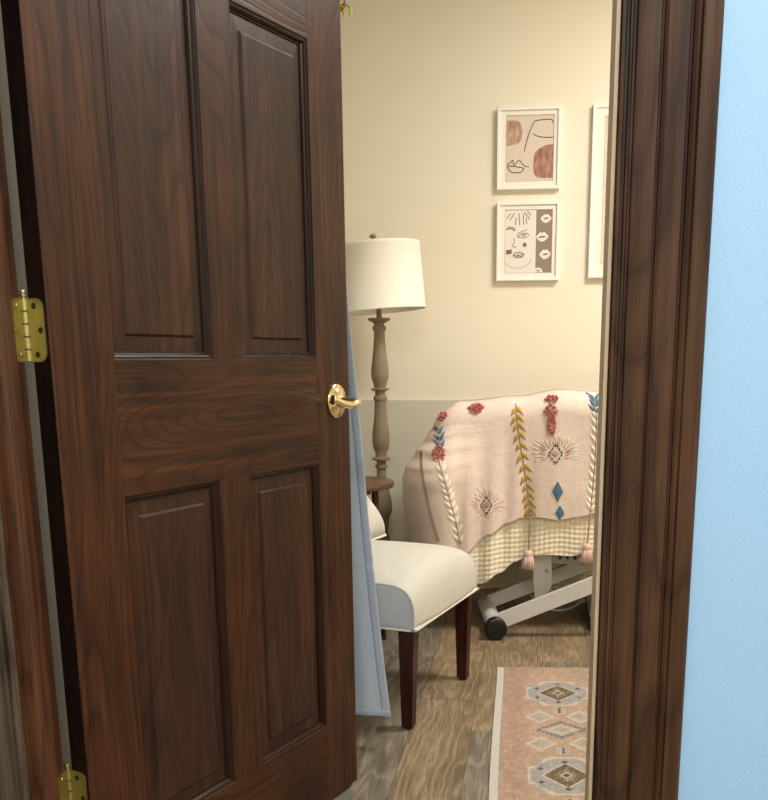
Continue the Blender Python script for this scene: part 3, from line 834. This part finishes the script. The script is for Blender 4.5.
bm = bmesh.new(); tube(bm, [(.78, 2.176, .29), (.78, 2.26, .70), (.78, 2.26, .72)], .014, 12); tube(bm, [(.92, 2.21, .27), (.95, 2.24, .72)], .014, 12); tube(bm, [(.64, 2.26, .28), (.64, 2.26, .72)], .012, 12); tube(bm, [(.64, 2.26, .285), (.72, 2.215, .285)], .012, 12)
obj('hanger_rod', sh(bm), M['grey_steel'], tt, smooth=True)

# ------------------------------------------------------------------ draped throws
YFR, YBK, XLE, RC, XEND = 2.125, 2.600, .388, .06, 1.50
def path(s):
    """perimeter from right front to right back; returns point, outward normal, zone weight"""
    L1 = XEND-(XLE+RC); A = PI/2*RC; L2 = YBK-YFR-2*RC
    if s < L1: return Vector((XEND-s, YFR, 0)), Vector((0, -1, 0))
    s -= L1
    if s < A:
        a = s/RC; n = Vector((-math.sin(a), -math.cos(a), 0)); return Vector((XLE+RC, YFR+RC, 0))+n*RC, n
    s -= A
    if s < L2: return Vector((XLE, YFR+RC+s, 0)), Vector((-1, 0, 0))
    s -= L2
    if s < A:
        a = s/RC; n = Vector((-math.cos(a), math.sin(a), 0)); return Vector((XLE+RC, YBK-RC, 0))+n*RC, n
    s -= A
    return Vector((XLE+RC+s, YBK, 0)), Vector((0, 1, 0))
PL1 = XEND-(XLE+RC); PA = PI/2*RC; PL2 = YBK-YFR-2*RC; PTOT = 2*PL1+2*PA+PL2
CORN = [(0, .012), (.03, .026), (.08, .062), (.14, .098), (.18, .106), (.24, .099), (.45, .066), (.62, .03), (.75, -.02), (.9, -.05)]
ENDO = [(0, 0), (.05, .03), (.2, .085), (.3, .085), (.45, .055), (.6, .03), (.75, .0)]
def drape_pt(s, d, lift, layer):
    """d < 0: on the top, distance in from the roll; d >= 0: along the roll then straight down"""
    P, n = path(s)
    R = .062
    x = P.x
    Hh = HT(x)+lift
    if d < 0:
        q = P-n*(R-d); return Vector((q.x, q.y, HT(q.x)+lift))
    arc = R*PI/2
    if d < arc:
        a = d/R
        return P-n*(R-(R+lift)*math.sin(a))+Vector((0, 0, Hh-(R+lift)*(1-math.cos(a))))
    dd = d-arc
    front_t = s/PL1 if s < PL1 else None
    wcorner = math.exp(-((s-(PL1+PA*.6))/.12)**2)
    wend = 1 if PL1+PA*.5 < s < PL1+PA*1.5+PL2 else 0
    o = lerp(dd, CORN)*wcorner
    if s > PL1+PA*.5 and s < PL1+PA*1.5+PL2: o += lerp(dd, ENDO)*(1-wcorner)
    if s < PL1+PA:
        ramp = min(1, dd/.25)
        X = XEND-s
        o += ramp*(.010*math.sin(X*24+.5)+.008*math.sin(X*41+1.7)*(.5+.5*math.sin(dd*6+X*5)))*min(1, max(.25, (1.25-X)*3)) + .03*dd
        # long hanging creases on the left half
        if X < .80: o += ramp*.007*math.sin(X*75+dd*3)*min(1, (.80-X)/.15)
    else:
        ramp = min(1, dd/.2)
        o += ramp*.010*math.sin(s*26)
    lay = lift
    q = P+n*(o+lay)
    return Vector((q.x, q.y, Hh-(R+lift)-dd))
def drop_for(s, hem, lift):
    P, n = path(s)
    return max(.06, HT(P.x)+lift-(.062+lift)-hem)+.062*PI/2
PINK_F = [(.40, .10), (.44, .22), (.49, .30), (.588, .372), (.65, .410), (.70, .428), (.76, .432), (.837, .424), (.90, .436), (.98, .450), (1.2, .44), (1.5, .43)]
WAF_F = [(.40, .150), (.50, .170), (.554, .186), (.62, .222), (.68, .266), (.733, .292), (.80, .297), (.876, .293), (.93, .302), (.99, .316), (1.2, .30), (1.5, .31)]
def hem_pink(s):
    if s <= PL1: return lerp(XEND-s, PINK_F)
    t = (s-PL1)/(PTOT-2*PL1)
    if s < PTOT-PL1: return .255-.16*math.sin(min(1, t*1.3)*PI/2)
    X = XLE+RC+(s-(PTOT-PL1))
    return lerp1(X, [(.40, .02), (.50, .03), (.56, .055), (.60, .10), (.64, .15), (.70, .30), (1.6, .34)])
def hem_waf(s):
    if s <= PL1: return lerp(XEND-s, WAF_F)
    if s < PTOT-PL1: return .165
    return .035+.012*math.sin((s-(PTOT-PL1))*9)
def drape(hemf, lift, ns, nd, disp=None, inset=.235, smax=PTOT):
    bm = bmesh.new(); uv = []
    rows = []
    for i in range(ns+1):
        s = smax*i/ns
        on_side = PL1-.001 < s < PTOT-PL1+.001
        ins = .01 if on_side else inset
        D = drop_for(s, hemf(s), lift)
        row = []
        n0 = max(3, int(nd*.22)) if disp is None else int(nd*.25)
        for j in range(n0): row.append((s, -ins*(1-j/n0)))
        for j in range(nd+1): row.append((s, D*j/nd))
        pts = []
        rows.append([(drape_pt(a, b, lift, 0), a, b) for a, b in row])
    vr = [[bm.verts.new(p) for p, a, b in r] for r in rows]
    for a, b in zip(vr, vr[1:]):
        for j in range(len(a)-1): bm.faces.new((a[j], a[j+1], b[j+1], b[j]))
    if disp:
        bm.normal_update()
        for r, v in zip(rows, vr):
            for (p, a, b), vv in zip(r, v):
                vv.co += vv.normal*disp(a, b)
    return bm
# straw waffle throw (lower layer)
waf = tag(empty('waffle_throw', (1.0, 2.12, .80)), 'straw coloured waffle weave throw whose hem shows below the pink one', 'blanket')
WO = Vector((1.0, 2.12, .80))
CELL = .0180
def waf_disp(s, d):
    a = abs(math.sin(PI*s/CELL)); b = abs(math.sin(PI*d/CELL))
    return -.0050*min(1, 1.15*a*b)+.002
def wsheet():
    ns = int(PTOT/CELL*4)
    bm = bmesh.new(); rows = []
    for i in range(ns+1):
        s = PTOT*i/ns
        D = drop_for(s, hem_waf(s), .003)
        on_side = PL1-.001 < s < PTOT-PL1+.001
        ins = .01 if on_side else .235
        r = [(s, -ins*(1-j/6)) for j in range(6)]
        d0 = .10 if not on_side else .0
        nlow = int(.92/CELL*4)
        step = CELL/4
        r += [(s, min(D, step*j)) for j in range(nlow)]
        rows.append(r)
    vr = [[bm.verts.new(drape_pt(a, b, .003, 0)) for a, b in r] for r in rows]
    for ra, rb, a, b in zip(rows, rows[1:], vr, vr[1:]):
        for j in range(len(a)-1):
            if ra[j][1] == ra[j+1][1] and rb[j][1] == rb[j+1][1]: continue
            try: bm.faces.new((a[j], a[j+1], b[j+1], b[j]))
            except ValueError: pass
    bmesh.ops.delete(bm, geom=[v for v in bm.verts if not v.link_faces], context='VERTS')
    bm.normal_update()
    k_ = 0
    for r, v in zip(rows, vr):
        for (a, b), vv in zip(r, v):
            if vv.is_valid and b > 0: vv.co += vv.normal*waf_disp(a, b)
    return bm
bm = wsheet(); bmesh.ops.translate(bm, vec=-WO, verts=bm.verts[:])
obj('cloth', bm, M['waffle'], waf, smooth=True)

# pink embroidered throw (upper layer)
thr = tag(empty('embroidered_throw', (1.0, 2.12, .80)), 'pink cotton throw with embroidered leaf vines, tufts and tassels, draped over the table', 'blanket')
PLIFT = .018
bm = drape(hem_pink, PLIFT, 520, 90)
bmt = bm.copy(); bmt.normal_update(); BVH = BVHTree.FromBMesh(bmt)
bmesh.ops.translate(bm, vec=-WO, verts=bm.verts[:])
tc = obj('cloth', bm, M['pink'], thr, smooth=True)
md = tc.modifiers.new('thickness', 'SOLIDIFY'); md.thickness = .0016; md.offset = -1
def on(x, z, off=.0015):
    """point of the throw's front at world x, z, lifted off the cloth"""
    h = BVH.ray_cast(Vector((x, 1.2, z)), Vector((0, 1, 0)))
    if h[0] is None: h = BVH.ray_cast(Vector((x, 2.16, 1.5)), Vector((0, 0, -1)))
    p, nn = h[0], h[1]
    if nn.y > 0.05: nn = -nn
    return p+nn*off-WO
def emb(bm, pts, off=.0012, hgt=.0014):
    """raised stitched patch following the cloth; pts polygon in x-z"""
    cx = sum(p[0] for p in pts)/len(pts); cz = sum(p[1] for p in pts)/len(pts)
    ring0 = [on(a, b, .0002) for a, b in pts]
    ring1 = [on(cx+(a-cx)*.85, cz+(b-cz)*.85, off+hgt*.7) for a, b in pts]
    cen = bm.verts.new(on(cx, cz, off+hgt))
    a = [bm.verts.new(p) for p in ring0]; b = [bm.verts.new(p) for p in ring1]
    n_ = len(pts)
    for i in range(n_):
        j = (i+1) % n_
        bm.faces.new((a[i], a[j], b[j], b[i])); bm.faces.new((b[i], b[j], cen))
def leafpoly(x, z, ang, ln, wd):
    d = (math.cos(ang), math.sin(ang)); e_ = (-d[1], d[0]); L = []
    for t, w_ in ((0, .12), (.15, .75), (.36, 1), (.68, .5), (1, 0), (.68, -.5), (.36, -1), (.15, -.75)):
        L.append((x+d[0]*ln*t+e_[0]*wd*w_, z+d[1]*ln*t+e_[1]*wd*w_))
    return L
def thread(bm, pts, r=.0012, off=.001, seg=6):
    tube(bm, [on(a, b, off) for a, b in pts], r, seg)
def sp(pts, n=6): return [(p.x, p.z) for p in spline([(a, 0, b) for a, b in pts], n)]
def vine_on(spine, nleaf, ln, wd, mat, dirs=1, spread=.62, lab=None, t0=0.0):
    P = sp(spine, 10); N = len(P)
    bl, bs = bmesh.new(), bmesh.new()
    for i in range(nleaf):
        t = t0+(1-t0)*(i+.3)/nleaf; kx = t*(N-1); a = int(kx); b = min(a+1, N-1); f = kx-a
        x = P[a][0]*(1-f)+P[b][0]*f; zz = P[a][1]*(1-f)+P[b][1]*f
        ang = math.atan2(P[a][1]-P[b][1], P[a][0]-P[b][0]) if dirs < 0 else math.atan2(P[b][1]-P[a][1], P[b][0]-P[a][0])
        if a == b: continue
        for s in (-1, 1):
            jit = 1+.12*math.sin(i*3.1+s)
            emb(bl, leafpoly(x+s*.002, zz+s*.002, ang+s*spread, ln*jit, wd))
    v = obj('embroidered_vine', bl, mat, thr, smooth=True)
    if lab: v['label'] = lab
    thread(bs, P, .0022, .0012, 8)
    obj('stem', bs, M['stem_thread'], v, smooth=True)
    return v
def tuft(x, z, w, h, n):
    """cluster of yarn loops standing on the cloth"""
    bm = bmesh.new(); rnd_ = random.Random(int(x*1000+z*777))
    c_ = on(x, z, .0); q_ = on(x, z, .01); nn = (q_-c_).normalized()
    t1 = Vector((1, 0, 0)); t1 = (t1-nn*t1.dot(nn)).normalized(); t2 = nn.cross(t1)
    for i in range(n):
        a = rnd_.random()*2*PI; r = math.sqrt(rnd_.random())
        p = c_+t1*w*r*math.cos(a)+t2*h*r*math.sin(a)-nn*.001
        dr = (nn+t1*(.8*r*math.cos(a)+rnd_.uniform(-.35, .35))+t2*(.8*r*math.sin(a)+rnd_.uniform(-.35, .35))).normalized()
        ln = .013*(1-.35*r)*rnd_.uniform(.8, 1.25)
        sd_ = dr.cross(Vector((rnd_.random(), .2, rnd_.random()))).normalized()
        tube(bm, [p, p+dr*ln*.5+sd_*.002, p+dr*ln+sd_*.0005, p+dr*ln*.75-sd_*.003], [.0018, .0021, .0020, .0012], 5)
    return obj('tuft', bm, M['rust_yarn'], thr, smooth=True)
# left ivory vine, middle mustard vine, right ivory vine
vine_on([(.480, .338), (.462, .43), (.446, .50), (.430, .565), (.402, .655)], 11, .040, .0085, M['ivory_thread'], 1, .6, 'ivory leaf vine near the left end of the throw')
vine_on([(.731, .438), (.724, .50), (.712, .58), (.694, .68), (.680, .77), (.672, .835)], 13, .038, .0078, M['mustard'], -1, .62, 'mustard leaf vine in the middle of the throw')
vine_on([(.945, .455), (.950, .53), (.955, .62), (.957, .72), (.955, .80)], 12, .040, .0085, M['ivory_thread'], 1, .6, 'ivory leaf vine near the door frame')
for spn, lab in (([(.412, .680), (.404, .71), (.398, .745)], 'blue leaf sprig at the left shoulder of the throw'), ([(.953, .800), (.950, .83), (.947, .853)], 'blue leaf sprig at the top beside the door frame')):
    vine_on(spn, 3, .040, .0075, M['blue_thread'], 1, .68, lab)
# stitched band on the left fold
bm = bmesh.new()
P = sp([(.402, .352), (.374, .45), (.354, .55), (.340, .62), (.334, .67)], 14)
for i in range(0, len(P)-1):
    a, b = P[i], P[i+1]
    thread(bm, [(a[0]-.004, a[1]), (b[0]+.004, b[1])], .0016, .001, 5)
obj('stitched_band', bm, M['rose_thread'], thr, smooth=True)
bm = bmesh.new(); thread(bm, [(x+.006, zz) for x, zz in P], .0016, .001, 5); obj('stitched_band', bm, M['stem_thread'], thr, smooth=True)
# bursts with a dashed navy diamond
for cx, cz, sx, sz in ((.815, .662, 1.0, 1.0), (.572, .478, .82, .95)):
    br_, bi, bn = bmesh.new(), bmesh.new(), bmesh.new()
    for i in range(21):
        a = math.radians(-28+236*(i/20)) if cx > .7 else math.radians(-80+340*(i/20))
        for k_, (r0, r1) in enumerate(((.036, .056), (.058, .078))):
            aa = a+(.06 if k_ else 0)+.07*math.sin(i*7.3+k_*2); r1 = r1+.006*math.sin(i*5.1+k_); r0 = r0+.004*math.sin(i*3.7)
            p0 = (cx+sx*r0*math.cos(aa)*1.05, cz+sz*r0*math.sin(aa)*.85+.0); p1 = (cx+sx*r1*math.cos(aa+.06)*1.05, cz+sz*r1*math.sin(aa+.06)*.85+.006)
            thread(bi if k_ else br_, [p0, p1], .0012, .0008, 5)
    bd = bmesh.new()
    for i in range(5): thread(bd, [(cx+sx*.004*(i-2), cz-.012+.004*abs(i-2)), (cx+sx*.007*(i-2), cz+.014-.004*abs(i-2))], .0012, .001, 5)
    dm = [(cx+.002, cz+.034*sz), (cx+.026*sx, cz+.002), (cx+.003, cz-.034*sz), (cx-.024*sx, cz-.001)]
    for i in range(4):
        a, b = dm[i], dm[(i+1) % 4]
        for t in (.06, .40, .74):
            thread(bn, [(a[0]+(b[0]-a[0])*t, a[1]+(b[1]-a[1])*t), (a[0]+(b[0]-a[0])*(t+.22), a[1]+(b[1]-a[1])*(t+.22))], .0023, .0012, 6)
    m_ = obj('stitched_burst', br_, M['rose_thread'], thr, smooth=True)
    obj('ivory_stitches', bi, M['ivory_thread'], m_, smooth=True)
    obj('centre_stitches', bd, M['rose_thread'], m_, smooth=True)
    obj('dashed_diamond', bn, M['navy_thread'], m_, smooth=True)
# solid slate diamonds with pale saw-tooth edges
for cx, cz, w_, h_ in ((.826, .528, .0205, .042), (.836, .452, .0165, .032)):
    bm = bmesh.new(); n_ = 8; L = []
    cr = [(0, h_), (w_, 0), (0, -h_), (-w_, 0)]
    for i in range(4):
        a, b = cr[i], cr[(i+1) % 4]
        for k_ in range(n_):
            t = k_/n_; g = 1.0 if k_ % 2 == 0 else .90
            L.append((cx+(a[0]+(b[0]-a[0])*t)*g, cz+(a[1]+(b[1]-a[1])*t)*g))
    emb(bm, L, .001, .0012); dmd = obj('slate_diamond', bm, M['blue_thread'], thr, smooth=True)
    bm = bmesh.new()
    zz_ = [(cx+(a[0]-cx)*(1.22 if i % 2 == 0 else 1.10), cz+(a[1]-cz)*(1.10 if i % 2 == 0 else 1.02)) for i, a in enumerate(L)]
    thread(bm, zz_+zz_[:1], .0010, .001, 5)
    obj('edge_stitches', bm, M['ivory_thread'], dmd, smooth=True)
# tufted yarn flowers
tuft(.797, .850, .020, .016, 60); tuft(.800, .762, .013, .030, 70); tuft(.404, .662, .021, .030, 95)
tuft(.412, .790, .018, .016, 60); tuft(.531, .818, .026, .018, 90); tuft(.797, .812, .020, .018, 60)
# tassels on cords
for (x0, z0), (x1, z1), dz in (((.731, .436), (.727, .300), .066), ((.944, .452), (.936, .330), .066)):
    bc = bmesh.new()
    pts = []
    for i in range(15):
        t = i/14; x, zz = x0+(x1-x0)*t, z0+(z1-z0)*t
        h = on(x, max(zz, z0), .003)
        pts.append(Vector((x-WO.x, h.y-.004-.010*t, zz-WO.z)))
    tube(bc, pts, [.0030+.0008*math.sin(i*2.2) for i in range(15)], 7)
    ts = obj('tassel', bc, M['stem_thread'], thr, smooth=True)
    q = pts[-1]
    bm = bmesh.new()
    lathe(bm, [(.005, .014), (.012, .012), (.0165, .004), (.0165, -.006), (.013, -.013)], 14, q)
    rn_ = random.Random(3)
    for i in range(46):
        a = i*2.399; r = .0150*math.sqrt((i+.5)/46)
        p0 = q+Vector((r*math.cos(a), r*math.sin(a), -.008)); f = 1.75+rn_.uniform(-.2, .2)
        tube(bm, [p0, q+Vector((r*1.3*math.cos(a), r*1.3*math.sin(a), -.026)), q+Vector((r*f*math.cos(a), r*f*math.sin(a), -dz*.78+rn_.uniform(-.004, .003)))], [.0030, .0033, .0024], 5)
    obj('skirt', bm, M['pink_yarn'], ts, smooth=True)

# ------------------------------------------------------------------ box and cable on the floor beneath
bxo = tag(empty('control_box', (1.08, 2.36, 0)), 'black and grey box on the floor under the table, half behind the door frame', 'box')
bm = newbox((-.118, -.22, 0), (.12, .2, .050), .006); obj('body', bm, M['black_plastic'], bxo)
bm = newbox((-.122, -.225, .0505), (.124, .205, .064), .004); obj('lid', bm, M['grey_plastic'], bxo)
cab = bmesh.new(); tube(cab, [Vector(p) for p in spline([(.964, 2.47, .030), (.945, 2.50, .022), (.92, 2.49, .0055), (.885, 2.44, .0048), (.845, 2.42, .0048), (.80, 2.46, .0048), (.76, 2.56, .0048), (.74, 2.70, .0048), (.74, 2.82, .0048)], 8)], .0045, 8)
tag(obj('power_cable', cab, M['white_steel'], smooth=True), 'thin pale cable curving across the floor under the table', 'cable')

# ------------------------------------------------------------------ rug
RX0, RX1, RY0, RY1 = .632, 1.376, .30, 1.662
def rugcol(x, y):
    u, v = x-RX0, RY1-y
    w_ = RX1-RX0
    um = u if u < w_/2 else w_-u            # mirrored halves
    fade = noise.noise(Vector((x*45, y*45, 1)))*.5+noise.noise(Vector((x*150, y*150, 4)))*.7
    big = noise.noise(Vector((x*7, y*7, 2)))
    base = Vector((.665, .56, .48))+Vector((.05, .025, .015))*big
    edge = max(0, 1-abs(um-.06)/.05)
    base = base.lerp(Vector((.625, .48, .425)), .6*edge)
    c = base
    ivory, slate, olive, navy, wine = Vector((.75, .70, .63)), Vector((.585, .58, .57)), Vector((.36, .31, .22)), Vector((.28, .34, .42)), Vector((.30, .22, .26))
    cx = .186
    du = um-cx
    per = .592
    ph = (v-.254+per/2) % per - per/2      # one medallion every per
    a, b = abs(du), abs(ph)
    stepx = math.floor(a/.012)*.012; stepy = math.floor(b/.012)*.012
    jag = .006*((math.floor(a/.007)+math.floor(b/.007)) % 2)
    # octagonal medallion
    o = max(a/.094, b/.112, (a/.094+b/.112)*.70)
    inside = o < 1.0+jag*4
    if inside:
        c = ivory
        if o < .93 and (a/.086+b/.10) < 1.36: c = slate+Vector((.03, .03, .04))*noise.noise(Vector((x*90, y*90, 0)))
        if .62 < (a/.09) < .95 and b > .055 and ((a*230+b*230) % 2) < .9: c = navy.lerp(slate, .4)
        d = a/.056+b/.070
        if d < 1.12: c = ivory
        if d < 1.0: c = olive
        if .34 < d < .55 and ((a*160) % 1) < .45: c = ivory.lerp(olive, .4)
        if d < .30: c = ivory
        if d < .18: c = wine
        for px, pz_ in ((0, .080), (.062, .040), (.045, .0)):
            if abs(a-px)/.009+abs(b-pz_)/.010 < 1 and d > 1: c = wine
    else:
        # motifs halfway between medallions
        m = (v-.254) % per - per/2
        mb = abs(m)
        d = a/.070+mb/.056
        if d < 1.0: c = navy.lerp(slate, .35)
        if d < .80 : c = base.lerp(ivory, .25)
        if d < .55: c = ivory
        if d < .38: c = slate
        if 1.0 <= d < 1.16 and int(a/.006) % 2 == 0: c = navy.lerp(slate, .4)
        e_ = abs(a-.056)/.042+abs(mb-.096)/.050
        if e_ < 1: c = ivory
        if e_ < .72: c = slate.lerp(ivory, .25)
        if e_ < .30: c = base
        if a < .0036 and abs(mb-.143) < .022: c = navy
        elif a < .018 and abs(mb-.143) < .026 and ((a*300) % 2) < .8: c = ivory
        if v < .135: 
            c = base
            if abs(v-.095) < .022 and abs(a-.045) < .02 and ((u*260+v*200) % 2) < .7: c = base.lerp(slate, .4)
    c = c.lerp(Vector((.75, .68, .61)), max(0, fade)*1.1)
    c = c.lerp(base*.86, max(0, -fade)*.8)
    c = c*(1+.10*noise.noise(Vector((x*400, y*400, 9))))
    if um < .020: c = Vector((.75, .73, .69))*(1+.08*noise.noise(Vector((x*300, y*60, 9))))
    elif um < .024: c = Vector((.60, .50, .44))
    return c
bm = bmesh.new(); cl = bm.loops.layers.float_color.new('pattern')
NX, NY = 300, 520
def rugz(i, j):
    x = RX0+(RX1-RX0)*i/NX; y = RY0+(RY1-RY0)*j/NY
    return (x+.017*(RY1-y)+.002*math.sin(y*5), y+.09*(x-RX0), .0062+.0012*math.sin(y*9+x*3))
gv = [[bm.verts.new(rugz(i, j)) for i in range(NX+1)] for j in range(NY+1)]
gc = [[rugcol(RX0+(RX1-RX0)*i/NX, RY0+(RY1-RY0)*j/NY) for i in range(NX+1)] for j in range(NY+1)]
for j in range(NY):
    for i in range(NX):
        f = bm.faces.new((gv[j][i], gv[j][i+1], gv[j+1][i+1], gv[j+1][i]))
        for lp, (jj, ii) in zip(f.loops, ((j, i), (j, i+1), (j+1, i+1), (j+1, i))):
            lp[cl] = (*[max(0, q)**2.2 for q in gc[jj][ii]], 1)
# thickness skirt
border = [gv[0][i] for i in range(NX+1)]+[gv[j][NX] for j in range(1, NY+1)]+[gv[NY][i] for i in range(NX-1, -1, -1)]+[gv[j][0] for j in range(NY-1, 0, -1)]
low = [bm.verts.new((v.co.x, v.co.y, .0004)) for v in border]
for i in range(len(border)):
    j = (i+1) % len(border)
    f = bm.faces.new((border[i], border[j], low[j], low[i]))
    for lp in f.loops: lp[cl] = (.55, .48, .38, 1)
k = NT('woven rug')
k.set(Base_Color=k.n('ShaderNodeVertexColor', layer_name='pattern').outputs[0], Roughness=.95)
k.bump(k.noise(k.mapping(k.coord(), (900, 300, 1)), 1.0, 2), .0008)
tag(obj('area_rug', bm, k.m), 'faded terracotta rug with slate medallions and a pale edge on the plank floor', 'rug')

# ------------------------------------------------------------------ lights
def fixture(name, label, x, y, sx, sy, energy, col):
    r = tag(empty(name, (x, y, ZC)), label, 'ceiling light')
    bm = bmesh.new()
    loft(bm, [[(-a, -b, z_), (a, -b, z_), (a, b, z_), (-a, b, z_)] for a, b, z_ in ((sx/2+.03, sy/2+.03, -.001), (sx/2+.03, sy/2+.03, -.03), (sx/2, sy/2, -.03), (sx/2, sy/2, -.012))], True)
    obj('frame', bm, M['frame_white'], r)
    bm = newbox((-sx/2, -sy/2, -.012), (sx/2, sy/2, -.008)); obj('diffuser', bm, M['diffuser'], r)
    l = bpy.data.lights.new(name+'_glow', 'AREA'); l.shape = 'RECTANGLE'; l.size = sx; l.size_y = sy; l.energy = energy; l.color = col
    lo = bpy.data.objects.new('glow', l); COL.objects.link(lo); lo.location = (0, 0, -.035); lo.parent = r
    return r
fixture('ceiling_light', 'square ceiling light panel of the room', 1.65, 1.45, .6, .6, 54, (1.0, .96, .90))
fixture('ceiling_light', 'long ceiling light panel of the corridor nearest to the blue wall', 1.9, -.85, .6, .9, 32, (1.0, .965, .92))
fixture('ceiling_light', 'added square fill light panel, unseen in the corridor, farther from the door', .75, -2.2, .6, .6, 58, (1.0, .985, .955))  # front fill added behind the camera to brighten the curtain
wd = bpy.data.worlds.new('World'); S.world = wd; wd.use_nodes = True
wd.node_tree.nodes['Background'].inputs[0].default_value = (.9, .95, 1, 1); wd.node_tree.nodes['Background'].inputs[1].default_value = .05

# ------------------------------------------------------------------ camera
cam = bpy.data.cameras.new('camera'); co = bpy.data.objects.new('camera', cam); COL.objects.link(co)
r_ = Vector((.99443256, .10529758, -.00403743)); u_ = Vector((-.01972357, .22363412, .97447358)); f_ = Vector((-.10351262, .96896863, -.22446589))
m = Matrix((r_, u_, -f_)).transposed().to_4x4(); m.translation = (.72884, -1.37439, .99601)
co.matrix_world = m
cam.sensor_fit = 'HORIZONTAL'; cam.sensor_width = 36; cam.lens = 966.689/768*36
cam.shift_x = (384-427.701)/768; cam.shift_y = (580.645-400)/768
cam.clip_start = .02
S.camera = co
S.view_settings.view_transform = 'Standard'; S.view_settings.look = 'None'
S.view_settings.gamma = 1; S.view_settings.use_curve_mapping = False
S.view_settings.exposure = 0.0
